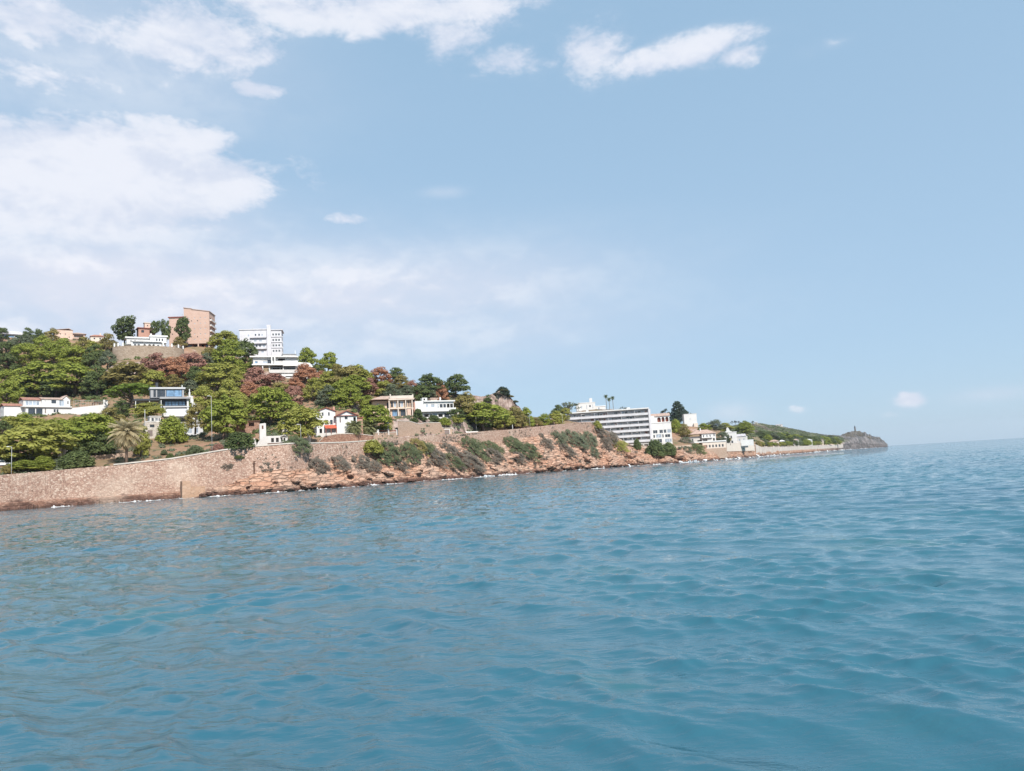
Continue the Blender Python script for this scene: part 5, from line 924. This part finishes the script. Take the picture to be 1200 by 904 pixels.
TREES = [
('wood','Y',92,487,508,36,'below the walled terrace of the long white house'),('wood','G',31,485,512,32,'below the left wing of the long white house'),('wood','D',118,503,538,34,'added as deep shade behind the palm on its left'),('wood','D',92,506,537,34,'added as shade behind the big round clipped shrub'),('wood','D',57,505,541,30,'added as shade between the square pillar and the widest crown'),('wood','D',20,515,545,30,'in shade under the widest crown at the far left'),  # dark pines behind palm, clipped shrub and pillar are added, for shade under crowns
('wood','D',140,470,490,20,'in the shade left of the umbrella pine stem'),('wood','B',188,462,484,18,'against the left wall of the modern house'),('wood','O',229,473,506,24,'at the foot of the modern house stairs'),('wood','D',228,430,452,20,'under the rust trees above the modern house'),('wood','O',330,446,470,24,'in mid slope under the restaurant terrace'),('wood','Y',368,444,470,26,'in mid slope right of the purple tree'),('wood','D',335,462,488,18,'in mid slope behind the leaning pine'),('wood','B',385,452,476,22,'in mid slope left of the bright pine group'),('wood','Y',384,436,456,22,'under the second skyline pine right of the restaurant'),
# ---- ridge, far left
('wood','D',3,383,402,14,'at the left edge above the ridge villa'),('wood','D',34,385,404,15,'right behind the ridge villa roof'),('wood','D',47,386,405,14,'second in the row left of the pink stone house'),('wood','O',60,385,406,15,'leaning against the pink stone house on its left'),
('wood','B',20,394,414,22,'just below the ridge villa'),('wood','D',7,399,422,22,'at the left edge below the ridge villa'),('wood','B',33,393,412,12,'with a blue cast below the gap right of the ridge villa'),
('wood','G',50,394,420,26,'below the gap left of the pink stone house'),('wood','G',75,397,422,25,'straight below the pink stone house'),('wood','O',96,396,421,26,'below the right corner of the pink stone house'),('wood','Y',111,398,420,20,'below the small ochre cottage'),('wood','O',128,391,414,20,'between the small ochre cottage and the platform wall'),
('lean','D',146,372,400,34,'wind-combed against the sky left of the terrace villa'),('lean','D',181,375,394,13,'squeezed between brick turret and terrace villa'),('lean','D',194,374,402,15,'tall against the left wing of the brick tower'),('lean','D',217,373,404,24,'standing alone in front of the brick tower'),('wood','O',210,395,409,15,'low at the foot of the brick tower'),
('wood','G',28,402,433,32,'in the upper wood below the ridge villa pines'),('wood','G',62,404,433,32,'in the middle of the upper wood'),('wood','G',88,403,432,30,'in the upper wood below the ochre cottage'),('wood','D',109,404,432,24,'in the upper wood left of the platform wall'),('wood','B',126,411,431,18,'against the left end of the platform wall'),
('wood','D',5,415,442,26,'at the left edge halfway up the wood'),('wood','P',12,418,438,13,'small among green pines at the far left'),
('pine','G',44,425,464,54,'broad above the long white house'),('pine','G',88,426,464,50,'broad above the walled terrace of the long white house'),('wood','G',8,431,464,30,'at the left edge above the long white house'),('pine','G',8,446,482,32,'at the left end of the long white house'),('wood','D',113,430,464,34,'behind the end pillar of the walled terrace'),('wood','D',66,436,466,30,'deep in the wood behind the red roof of the long white house'),('wood','D',28,438,468,24,'behind the left roof of the long white house'),
('pine','O',152,424,460,50,'below the platform wall above the umbrella pine'),('wood','Y',135,432,458,26,'left of the broad ochre pine below the platform'),('wood','Y',180,432,460,30,'between the umbrella pine and the rust trees'),
('umb','U',155,449,480,48,'with a flat parasol crown left of the modern house'),
('wood','P',184,415,446,28,'under the middle of the platform wall'),('wood','P',172,420,440,18,'leftmost of the rust clump under the platform wall'),('wood','R',198,419,448,28,'in front of the rust clump under the platform wall'),('wood','R',212,420,450,24,'at the right of the rust clump under the platform wall'),('wood','P',226,411,440,30,'just right of the platform wall below the brick tower'),('wood','O',203,440,458,24,'above the roof of the modern house'),
('wood','B',222,446,464,20,'right above the roof of the modern house'),('wood','B',241,414,436,18,'between rust clump and the bright pines below the brick tower'),
('pine','Y',263,388,408,34,'rounded on the skyline right of the brick tower'),('wood','G',266,399,434,34,'bright and tall below the skyline pine right of the brick tower'),('wood','O',247,405,430,20,'at the right foot of the brick tower'),('pine','D',288,398,430,25,'with a bare stem in front of the white hotel block'),
('pine','Y',255,426,458,46,'broad in the middle of the slope left of the purple trees'),('wood','Y',276,434,462,28,'right of the broad yellow pine in mid slope'),('wood','G',291,426,444,28,'left below the tiered restaurant canopy'),('wood','D',299,421,436,14,'under the left end of the restaurant canopy'),
('wood','P',300,432,462,32,'left of the rubble slope under the tiered restaurant'),('wood','P',322,436,458,26,'straight below the terrace of the tiered restaurant'),('wood','R',294,448,468,22,'small at the foot of the purple trees'),
('wood','R',358,426,450,24,'right of the lower terrace of the tiered restaurant'),('wood','R',375,435,452,20,'second rust tree right of the tiered restaurant'),('wood','R',346,443,460,20,'below the lower terrace of the tiered restaurant'),('wood','P',345,450,478,22,'above the big pine beside the ruined house'),
('pine','G',362,408,430,24,'on the skyline right of the tiered restaurant'),('pine','G',384,413,434,22,'second on the skyline right of the tiered restaurant'),('wood','B',374,428,442,16,'under the skyline pines right of the restaurant'),('wood','O',397,427,446,22,'on the skyline above the gabled house'),
('pine','G',317,452,498,46,'with bare stems above the ruined house'),('pine','Y',352,477,520,50,'leaning over the sea wall between the ruined house and gabled house'),
('pine','G',261,465,516,46,'big and round right of the modern house stairs'),('wood','Y',243,452,486,32,'behind the stairs of the modern house'),('wood','Y',270,448,484,30,'above the big round pine in mid slope'),('wood','Y',281,460,494,26,'between the big round pine and the bare-stemmed pine'),('wood','O',296,462,486,18,'below the purple trees in mid slope'),
('bush','G',202,487,520,34,'round and low in front of the modern house'),('pine','Y',176,472,496,36,'flat-topped between umbrella pine and modern house'),
('wood','G',72,490,524,46,'in front of the long white house at its middle'),('wood','Y',48,491,518,32,'in front of the long white house at its left windows'),('wood','Y',16,489,514,32,'at the left end below the long white house'),('wood','D',3,490,520,16,'at the left edge below the long white house'),
('wood','O',130,478,506,32,'in front of the sloping terrace wall of the long white house'),('wood','Y',108,486,514,28,'left of the terrace end in the lower grove'),
('pine','Y',36,494,545,68,'widest crown above the sea wall at the far left'),('pine','G',105,484,535,60,'wide layered crown left of the big drooping palm'),('pine','G',82,492,530,36,'behind the square pillar above the sea wall'),('wood','G',6,512,540,22,'at the left edge above the sea wall'),
('wood','Y',164,500,536,20,'right behind the big drooping palm'),
('bush','G',34,539,553,42,'low sprawling over the sea wall beside the left lamp post'),('bush','G',51,534,551,22,'low right of the sprawling one behind the sea wall'),
# ---- middle slope
('wood','O',408,426,456,36,'on the skyline above the gabled house, second'),('wood','G',396,446,476,28,'left above the gabled house roofs'),('pine','G',416,440,466,32,'in the wood right above the gabled house'),('wood','G',412,452,478,28,'low behind the roofs of the gabled house'),('pine','Y',422,428,456,28,'on the skyline left of the rust crest tree'),
('wood','R',446,430,454,26,'on the crest above the beige house'),('wood','P',434,444,466,17,'below the crest left above the beige house'),('pine','D',463,431,450,18,'on the crest right of the rust tree above the beige house'),('wood','Y',450,444,466,20,'behind the beige house roof on its left'),('wood','B',460,450,468,20,'behind the middle of the beige house roof'),('wood','O',472,440,460,22,'on the crest above the right corner of the beige house'),
('wood','P',484,446,464,14,'on the crest between beige house and white terraced house'),('wood','B',476,452,470,20,'low behind the right corner of the beige house'),('wood','D',492,450,474,26,'behind the left end of the white terraced house'),('pine','D',506,438,466,32,'on the crest above the white terraced house'),('wood','R',518,448,474,16,'alone beside the tall skyline pine over the terraced house'),('pine','D',535,439,468,27,'tall round on the skyline right of the terraced house'),
('wood','B',505,455,474,20,'behind the roof hut of the terraced house'),('wood','O',546,460,494,34,'right of the stairs of the terraced house'),('wood','G',432,464,486,22,'left of the beige house gable'),('pine','G',440,473,510,40,'bright between the palms and the beige house'),
('wood','D',490,478,492,10,'clipped round in front of the white terraced house'),
('pine','G',567,472,511,50,'big and broad at the foot of the rocky outcrop'),('wood','Y',592,478,508,28,'right of the broad pine under the rocky outcrop'),('wood','O',604,477,505,24,'below the right flank of the rocky outcrop'),('wood','G',616,478,505,18,'at the tip of the outcrop slope by the lamp post'),
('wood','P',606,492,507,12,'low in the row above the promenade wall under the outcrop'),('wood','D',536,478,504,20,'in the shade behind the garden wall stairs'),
('bush','K',589,453,469,13,'crowning the rocky outcrop'),('bush','O',598,470,477,8,'low on the right flank of the outcrop'),('bush','V',583,466,473,9,'dry and grey in the middle of the outcrop'),('bush','B',604,477,484,8,'lowest on the right flank of the outcrop'),('bush','D',571,466,476,11,'on the left shoulder of the rocky outcrop'),('bush','O',591,469,477,9,'halfway down the face of the outcrop'),
('wood','O',628,489,504,14,'leftmost of the row between outcrop and apartment block'),('wood','G',637,485,502,18,'second of the row between outcrop and apartment block'),('wood','Y',651,482,500,20,'third of the row before the apartment block'),('wood','D',654,475,492,14,'behind the row left of the apartment block'),('airy','B',668,465,490,24,'with a thin flat crown left of the hilltop house'),('wood','Y',662,477,494,14,'under the thin flat tree left of the apartment block'),
('conifer','K',796,470,497,26,'tall left of the white cube house'),('airy','K',781,476,494,12,'thin left of the tall dark conifer'),('airy','K',732,473,490,14,'behind the roof of the apartment block'),
('bush','G',793,491,508,14,'below the tall dark conifer'),('wood','O',803,497,514,13,'on the slope below the white cube house'),('wood','B',838,492,505,22,'behind the roof of the terracotta villa'),('wood','G',826,496,508,16,'left behind the terracotta villa roof'),('wood','Y',850,496,506,16,'between terracotta villa and the stepped gable house'),('wood','B',846,505,519,14,'in the yard between terracotta villa and stepped gable house'),
('pine','G',873,494,511,21,'round and alone right of the stepped gable house'),
]
SHRUBS = [
('bush','D',90,527,549.5,40,'big clipped-round dark shrub on the sea wall right of the square pillar'),('bush','B',66,538,550,16,'grey shrub left of the big clipped-round one'),('bush','O',8,545,556,14,'olive shrub at the left lamp post'),
('bush','D',125,544,550.5,9,'small dark shrub left under the drooping palm'),('bush','T',192,527,534,9,'small green shrub on the bare bank below the modern house'),('bush','D',200,531,540.5,11,'round green shrub just behind the sea wall coping'),('bush','P',187,538,542.5,8,'low brown shrub just behind the sea wall coping'),('bush','O',213,532,539,10,'dry olive shrub right of the round green one on the coping'),('bush','T',229,522,535,20,'spreading green shrub on the bank below the round pine'),('bush','D',240,529,536,12,'dark shrub beside the lamp post on the coping'),
('bush','P',256,520,535,16,'brown shrub right of the lamp post on the coping'),('bush','P',268,523,534,14,'second brown shrub right of the coping lamp post'),('bush','D',281,505,529,38,'large dark shrub mass left of the ruined house'),('bush','B',338,516,527,14,'grey agave-like shrub right of the ruined house'),('bush','D',300,514,522,9,'shrub against the bell tower of the ruined house'),
('bush','D',490,479,491,11,'clipped dark ball shrub in front of the terraced house'),('bush','D',485,490,497,12,'dark shrub hanging over the tall terrace wall, left'),('bush','D',496,489,496,11,'dark shrub hanging over the tall terrace wall, second'),('bush','D',508,486,495,14,'dark shrub over the terrace wall, right'),('bush','G',521,489,502,16,'bright garden shrub above the garage'),('bush','Y',535,486,501,16,'yellow-green garden shrub by the white stairs'),
]
COAST = [
('mound','T',448,529,546,26,'dusty shrub mound left of the teal-green one'),('mound','T',500,519,533,26,'dusty green shrub right of the ochre-green mound'),('mound','V',525,521,535,22,'grey shrub between the ochre mound and the long green mound'),('mound','T',530,533,549,34,'dusty shrub mass low in the middle of the brush belt'),('mound','T',575,518,532,34,'green shrub joining the long mound to the slanting mound'),('mound','V',605,530,542,26,'grey brush under the slanting mound'),
('mound','B',655,508,522,26,'olive-grey shrub left of the broad olive mound'),('mound','B',690,506,524,24,'olive-grey shrub right of the broad olive mound'),('mound','V',664,522,534,30,'brown brush among the rocks below the broad olive mound'),('mound','V',438,540,552,20,'low grey brush on the ledge below the yellow-green pine bush'),('mound','V',468,539,551,26,'low grey brush on the ledge below the dusty mass'),('mound','V',708,512,526,20,'grey-brown brush below the brow of the cliff'),
('mound','T',350,534,557,34,'dark green shrub mound hanging below the sea wall by the ruined house'),('mound','V',372,537,558,32,'grey shrub mound right of the dark one below the sea wall'),('mound','V',398,537,552,30,'thin grey-purple brush below the sea wall'),('mound','V',424,534,550,26,'grey-purple brush at the foot of the low yellow pine'),('bush','D',281,543,558,13,'dark windblown shrub alone on the rubble slope'),('mound','V',268,552,560,16,'low grey brush left of the lone dark shrub'),
('mound','T',455,518,543,34,'teal-green shrub mound under the smooth terrace wall'),('mound','O',489,516,535,28,'ochre-green shrub mound under the garage'),('mound','T',478,522,546,36,'dusty shrub mass below the ochre mound'),('mound','V',510,528,548,36,'grey shrub mass right of the ochre mound'),('mound','T',552,515,537,46,'long green shrub mound under the white garden wall'),('mound','V',545,527,549,56,'grey-brown shrub mass on the ledge below the long green mound'),('mound','V',578,526,543,30,'brown brush at the right foot of the long green mound'),
('mound','T',600,513,531,36,'green slanting shrub mound in the middle of the cliff'),('mound','T',618,521,541,32,'grey-green shrub tail running down the cliff'),('mound','V',641,515,526,16,'brown shrub under the promenade wall, left of the olive mound'),('mound','B',672,505,525,42,'broad olive shrub mound high on the cliff'),('mound','V',702,502,516,24,'brown shrub on the brow of the cliff'),('mound','V',716,505,524,20,'grey-brown shrub right of the brow'),('mound','B',694,524,536,20,'grey shrub mound low on the cliff'),('mound','Y',726,516,532,22,'yellow-green shrub at the right end of the cliff'),('bush','Y',700,493,504,13,'yellow-green bush at the end of the promenade wall'),
('bush','Y',436,515,532,26,'low yellow-green pine bush overhanging the cliff'),('mound','V',634,508,514,8,'small brown tuft at the foot of the promenade wall'),('mound','V',655,512,520,14,'dark brown tuft beside the broad olive mound'),
('bush','D',768,514,536,24,'dark green thicket in front of the apartment annex, left'),('bush','D',784,518,535,20,'dark green thicket in front of the apartment annex, right'),('mound','B',803,511,524,17,'rounded olive shrub left of the terracotta villa'),('mound','B',804,522,533,18,'grey shrub above the red shore rocks'),('mound','D',818,521,533,18,'green slope shrub left of the sea arcade'),('bush','D',747,514,528,10,'dark shrub at the foot of the apartment block'),
]
def build_trees():
    crown_lib()
    for kind, c, u, vt, vb, w_, where in TREES:
        nm = 'pine_tree' if kind in ('pine', 'umb', 'wood', 'lean') else ('conifer_tree' if kind == 'conifer' else ('bushy_tree' if kind == 'bush' else 'slender_tree'))
        word = {'pine': 'pine', 'umb': 'umbrella pine', 'lean': 'ragged pine', 'conifer': 'conifer', 'airy': 'slender tree', 'bush': 'bushy tree', 'wood': 'pine' if c in 'GDYKO' else 'tree'}[kind]
        at = {229: P(229, 505, 236), 176: P(176, 492, 239), 589: P(589, 464, 336)}.get(u) if (kind, c) in (('pine', 'Y'), ('bush', 'K'), ('wood', 'O')) else None
        tree(nm, kind, c, u, vt, vb, w_, f'{CW[c]} {word} {where}', 'trees on the hillside', 'tree', at)
    for kind, c, u, vt, vb, w_, lab in SHRUBS: tree('garden_shrub', kind, c, u, vt, vb, w_, lab, 'shrubs behind the sea wall', 'shrub')
    for kind, c, u, vt, vb, w_, lab in COAST:
        if kind == 'mound': slope_shrub(c, u, vt, vb, w_, lab)
        else: tree('coastal_shrub', kind, c, u, vt, vb, w_, lab, 'shrubs on the coastal cliff', 'shrub')
    # trees of the low headland: one wood of look-alikes behind the promenade wall
    g = random.Random(4)
    for i in range(46):
        u = 893+i*1.95+g.uniform(-1, 1); f = (u-893)/92; vt0 = 507+f*6+g.uniform(-1.5, 2); vb = min(522.4-f*1.2, vt0+g.uniform(8, 11))+g.uniform(-3.5, 0); 
        tree('shore_tree', g.choice(['wood', 'pine', 'wood']), g.choice('DDGBTD'), u, vb-g.uniform(6, 9), vb, g.uniform(8, 13), 'small green tree of the wood on the low headland behind the promenade wall', 'trees of the headland wood', 'tree')
    for i in range(26):
        u = 889+i*3.7+g.uniform(-1.5, 1.5); Y = Yr(u, 5, g.uniform(4, 9)); vb = 523.2-(u-889)/96*2; tree('shore_tree', g.choice(['wood', 'bush', 'wood']), g.choice('GYTDOG'), u, vb-g.uniform(4, 8), vb, g.uniform(6, 11), 'small leafy tree standing along the low promenade wall of the headland', 'trees along the headland promenade', 'tree', at=P(u, vb, Y))
    for i, u in enumerate((858, 862, 866, 874, 882)):
        tree('ridge_tree', 'airy', 'K', u, 492.3-(i % 2), 498.5, 4, 'tiny dark tree on the far bare ridge', 'trees on the far ridge', 'tree', at=P(u, 498.5, 1010))
    palm('date', 148, 489, 546, 44, 'big palm with drooping straw-coloured fronds above the sea wall', 'palms along the promenade', True, 'S', .33)
    palm('date', 416, 492, 515, 24, 'left of the two bushy palms beside the gabled house', 'palms along the promenade', True, 'F', .3); palm('date', 431, 490.5, 514, 27, 'right of the two bushy palms beside the gabled house', 'palms along the promenade', True, 'F', .3)
    for u, vt, lab in ((711.5, 461.5, 'tall thin palm on the skyline, leftmost and highest of three'), (715, 465.5, 'short middle palm of the three on the skyline'), (719.3, 463.5, 'tall thin palm on the skyline, rightmost of three')): palm('fan', u, vt, 487, 10, lab, 'skyline palms above the apartment block', False, 'D', .15)
    palm('date', 911, 515, 523.5, 7, 'small palm in front of the cream bungalow on the headland', 'palms along the promenade', False, 'D', .3); palm('date', 856.5, 523, 531, 6, 'brown palm tuft against the pale shore wall', 'palms along the promenade', False, 'O', .3)
    tree('cypress_tree', 'conifer', 'K', 853.5, 509, 521, 3.4, 'thin dark cypress between the sea arcade and the stepped gable house', None, 'tree')
    # undergrowth that nobody could count
    def scrub(name, n, amin, amax, k0, k1, size, colr, mask, seed, hgt=.7):
        g = np.random.default_rng(seed); a = g.uniform(amin, amax, n); t = g.random(n); r0, _ = rib_at(k0, a); r1, _ = rib_at(k1, a); r = r0+(r1-r0)*t; x, y = r*np.sin(a), r*np.cos(a)
        keep = vnoise(x/mask[0], y/mask[0], seed, 3) > mask[1]+(g.random(n)-.5)*.3; x, y = x[keep], y[keep]; z = base_height(x, y); n = len(x); s = size*g.uniform(.5, 1.4, n); C = 34
        d = g.normal(size=(n, C, 3)); d /= np.linalg.norm(d, axis=2)[..., None]; d[..., 2] = np.abs(d[..., 2])*.9
        p = np.stack([x, y, z-.1], -1)[:, None]+d*np.stack([s, s, s*hgt], -1)[:, None]*g.uniform(.5, 1, (n, C, 1)); nr = d+g.normal(0, .4, (n, C, 3)); p = p.reshape(-1, 3); nr = nr.reshape(-1, 3)
        q = g.normal(size=nr.shape); b1 = np.cross(nr, q); b1 /= np.linalg.norm(b1, axis=1)[:, None]; b2 = np.cross(nr, b1); b2 /= np.linalg.norm(b2, axis=1)[:, None]; L_ = (np.repeat(s, C)*.30)[:, None]
        V = np.stack([p-b1*L_, p-b2*L_*.6, p+b1*L_, p+b2*L_*.6], 1).reshape(-1, 3); T = np.repeat(np.repeat(g.random(n), C)*.6+g.random(n*C)*.4, 4)
        tag(link(name, np_mesh(name, V, np.arange(len(V)).reshape(-1, 4), [FOL[colr]], False, T)), kind='stuff')
    A = lambda u: az_of(u, 500, 300)
    scrub('undergrowth', 5200, A(-200), A(560), 5, 8, 1.0, 'B', (16, -.05), 3); scrub('dark_undergrowth', 4200, A(-200), A(600), 6, 8, 1.3, 'D', (22, .0), 5)
    scrub('dry_brush', 1600, A(300), A(745), 3, 3.999 if False else 4, .5, 'V', (8, .1), 8); scrub('cliff_brush', 700, A(480), A(745), 2, 3, .8, 'V', (10, .12), 12, .6)
    scrub('headland_scrub', 3300, A(852), A(985), 6, 8, 3.2, 'T', (60, -.12), 9, .55); scrub('headland_dry_scrub', 3400, A(852), A(1030), 6, 8, 2.6, 'V', (50, -.02), 10, .5)
# ------------------------------------------------------------------ street furniture, cars, boulders, foam
def lamp_post(u, vt, vb, label, arm=True, r=.055, at=None):
    p = hit(u, vb) if at is None else P(u, vb, at); k = p[1]/FPX; H = (vb-vt)*k; root = empty('lamp_post', p, random.uniform(-.3, .3)); tag(root, label, 'lamp post', 'posts along the promenade')
    m = MB(); m.tube([(0, 0, -1), (0, 0, H)], [r*1.25, r*.8], 8); m.build('pole', M_['steel'], root, True)
    m = MB(); m.box(-.16, .16, -.16, .16, -.3, .35); m.build('base', M_['steel'], root)
    if arm: m = MB(); m.tube([(0, 0, H-.1), (-.45, -.25, H+.05)], [r*.6, r*.5], 6); m.box(-.85, -.35, -.42, -.16, H-.02, H+.1); m.build('lamp_head', M_['frame_w'], root)
    return root
def car(p, rz, name, label, paint, h=1.5, ln=4.3):
    root = empty(name, p, rz); tag(root, label, 'car'); a = ln/2
    m = MB(); prof = [(-a, .35), (a, .35), (a, .78), (a*.94, .9), (a*.48, .98), (a*.28, h*.97), (-a*.45, h), (-a*.86, h*.93), (-a*.97, .95), (-a, .8)]; m.prism(prof, -.85, .85); m.build('body', paint, root)
    m = MB(); m.prism([(a*.44, 1.0), (a*.26, h*.92), (-a*.44, h*.94), (-a*.80, .98)], -.87, -.852); m.prism([(a*.44, 1.0), (a*.26, h*.92), (-a*.44, h*.94), (-a*.80, .98)], .852, .87); m.build('window', M_['glass'], root)
    for x in (-a*.62, a*.62):
        for y in (-.74, .74): m = MB(); m.tube([(x, y-.12, .33), (x, y+.12, .33)], .33, 14); m.build('wheel', M_['dark'], root)
    for y in (-.6, .6): m = MB(); m.box(a, a+.02, y-.18, y+.18, .62, .76); m.build('headlight', M_['frame_w'], root)
def build_details():
    lamp_post(13.3, 525, 560, 'white lamp post at the far left of the sea wall', True, .05); lamp_post(170, 482, 521, 'tall white pole beside the stone cottage', False, .09)
    lamp_post(248.7, 468, 537, 'tall slim lamp post on the coping below the big round pine', True, .05); lamp_post(353, 500, 527, 'slim lamp post on the sea wall right of the ruined house', True, .05)
    lamp_post(558.6, 488, 508, 'lamp post beside the arch-roofed shed', False, .08); lamp_post(621.5, 487, 505, 'lamp post under the tip of the rocky outcrop', True, .05); lamp_post(659.6, 487, 500, 'lamp post left of the apartment block', True, .05); lamp_post(601, 500, 507, 'short white marker post on the promenade wall', False, .16)
    p = hit(75, 541); k = p[1]/FPX; root = empty('gate_pillar', p); tag(root, 'square pale stone pillar standing tall among the pines', 'pillar'); m = MB(); m.box(-.32, .32, -.32, .32, -1, 31*k); m.build('shaft', M_['coping'], root); m = MB(); m.box(-.4, .4, -.4, .4, 31*k, 31*k+.2); m.build('cap', M_['white2'], root)
    p = hit(70, 544); root = empty('gate_pillar', p); tag(root, 'short stone gate pillar left of the tall square one', 'pillar'); m = MB(); m.box(-.3, .3, -.3, .3, -1, 17*k); m.build('shaft', M_['palestone'], root); m = MB(); m.box(-.38, .38, -.38, .38, 17*k, 17*k+.18); m.build('cap', M_['coping'], root)
    p = hit(88, 538); root = empty('utility_hut', p); tag(root, 'small white hut behind the big round shrub', 'hut'); m = MB(); m.box(-1.6, 1.6, -1, 1, -1, 2.0); m.build('wall', M_['white'], root); m = MB(); m.box(-1.8, 1.8, -1.2, 1.2, 2.0, 2.2); m.build('roof', M_['white2'], root)
    car(hit(1, 548), .5, 'parked_car', 'white car parked at the far left behind the sea wall', M_['white'], 1.6); car(hit(142, 481), .3, 'parked_car', 'dark car parked under the umbrella pine', plain('dark_blue_paint', (.03, .045, .06), .3), 1.6)
    low_wall('garden_wall', 'low stone bank wall behind the promenade below the stone cottage', [(100, 541), (128, 538), (150, 536), (170, 531)], 1.2, .5, M_['terrace'], 'garden wall')
    p = hit(362, 521); root = empty('gate_pillar', p); tag(root, 'white gate pillar in the shade left of the gabled house', 'pillar'); m = MB(); m.box(-.4, .4, -.4, .4, -1, 3.2); m.build('shaft', M_['white2'], root); m = MB(); m.box(-.5, .5, -.5, .5, 3.2, 3.4); m.build('cap', M_['white'], root)
    p = hit(298, 554.5); root = empty('iron_post', p); tag(root, 'rusty iron post in front of the sea wall above the red rocks', 'post'); m = MB(); m.box(-.13, .13, -.13, .13, -1, 2.7); m.build('shaft', M_['rust'], root); m = MB(); m.box(-.16, .4, -.16, .16, 2.7, 2.9); m.build('cap', M_['rust'], root)
    B = Bld('slope_shack', 'tumbledown red stone shack in the bare bank above the ruined house', 'shack', 300, 500, 235, 4, 0, sink=3); B.wall(-22, 4, 0, 8, 0, 6, M_['redwall'], [(-18, .5, 5, 4, 'd'), (-8, .5, 6, 4, 'd')]); B.boxes('roof', [(-23, 5, -1.4, 8.6, 6, 6.8)], M_['wood'])
    # boulders tumbled along the waterline
    g = random.Random(3); lib = []
    import bmesh
    for i in range(6):
        bm = bmesh.new(); bmesh.ops.create_icosphere(bm, subdivisions=3, radius=1); sd = Vector((i*5.3, 1.7*i, 0))
        for v in bm.verts:
            p = v.co.copy(); c = mnoise.cell(p*1.3+sd)
            v.co = p*(1+.28*mnoise.fractal(p*1.2+sd, .9, 2.2, 4)+.22*c); v.co.z = v.co.z*.62
        me = bpy.data.meshes.new('boulder'); bm.to_mesh(me); bm.free(); me.materials.append(BOULDER); lib.append(me)
    for i in range(120):
        u = g.uniform(238, 822) if i > 30 else g.uniform(600, 760); t = g.uniform(0.02, .5) if i % 3 else g.uniform(0, .12); a = az_of(u, 545, 300); (r0, _), (r1, _) = rib_at(2, a), rib_at(3, a); r = r0+(r1-r0)*t; x, y = r*math.sin(a), r*math.cos(a); s = g.uniform(.5, 1.7)*(1+max(0, u-560)/230)
        o = link('boulder', lib[i % 6]); o.location = (x, y, float(base_height(x, y)[0])+s*.1); o.rotation_euler = (g.uniform(-.3, .3), g.uniform(-.3, .3), g.uniform(0, 6.28)); o.scale = (s*g.uniform(.9, 1.6), s, s*g.uniform(.7, 1.1)); tag(o, 'rough red boulder in the jumble along the foot of the cliff', 'boulder', 'boulders along the shore')
    o = link('sea_rock', lib[1]); q = P(833, 539.6, 400); o.location = (q[0], q[1], .1); o.scale = (2.0, 1.4, 1.1); o.material_slots[0].link = 'OBJECT'; o.material_slots[0].material = M_['darkstone']; tag(o, 'small dark rock standing in the water off the red shore', 'rock')
    # foam where the swell breaks
    fm = NT('sea_foam'); n1 = fm.noise(.9, 6, .7); n2 = fm.noise(.12, 3, .5); al = fm.mr(fm.math('ADD', n1, fm.math('MULTIPLY', n2, .9)), .94, 1.05); fm.done((.82, .84, .85), .9); fm.l(al, fm.b.inputs['Alpha'])
    a0, a1 = az_of(60, 590, 165), az_of(1035, 524, 1600)
    def band(name, r0, r1, ofs):
        aa = np.linspace(a0, a1, 1400); r, _ = rib_at(2, aa); w_ = np.where(aa < az_of(236, 580, 186), -1.7, 0.9); inn = r+w_+.3; out = inn-(r1-r0)*(1+aa*0)*np.clip(r/200, .8, 4)
        hh = (.10+.8*np.clip(vnoise(aa*420, aa*0, 44, 5, 2, .6)+.05, 0, 1))*np.clip(r/200, 1, 3); rows_ = [inn*(1-t)+out*t for t in (0, .33, .66, 1)]; V = np.stack([np.stack([q*np.sin(aa), q*np.cos(aa), .02+hh*f], -1) for q, f in zip(rows_, (1, .8, .35, 0))], 0).reshape(-1, 3); idx = np.arange(4*1400).reshape(4, 1400)
        F = np.stack([idx[:-1, :-1], idx[1:, :-1], idx[1:, 1:], idx[:-1, 1:]], -1).reshape(-1, 4); tag(link(name, np_mesh(name, V, F, [fm.mat], True)), kind='stuff')
    band('shore_foam', 0, 3.2, 0)
    for (u, v, Y, sx, sz, n) in ((812, 539.6, 392, 3.0, 1.3, 26), (572, 557.6, 268, 2.2, .6, 18)):
        gg = np.random.default_rng(int(u)); q = P(u, v, Y); cl = [(gg.normal(0, sx*.5), gg.normal(0, .6), abs(gg.normal(0, sz*.3)), *gg.uniform(.2, .5, 3)) for _ in range(n)]; Vv, F, T = leaves(cl, 14, .13, int(u), -1)
        o = link('wave_spray', np_mesh('wave_spray', Vv, F, [SPRAY], False, T)); o.location = (q[0], q[1], .1); tag(o, None, None, None, 'stuff')
BOULDER = mat_rock(); SPRAY = plain('spray_white', (.8, .82, .84), .9)
build_buildings(); build_terrain(); build_seawall(); build_water(); build_trees(); build_details(); build_haze()
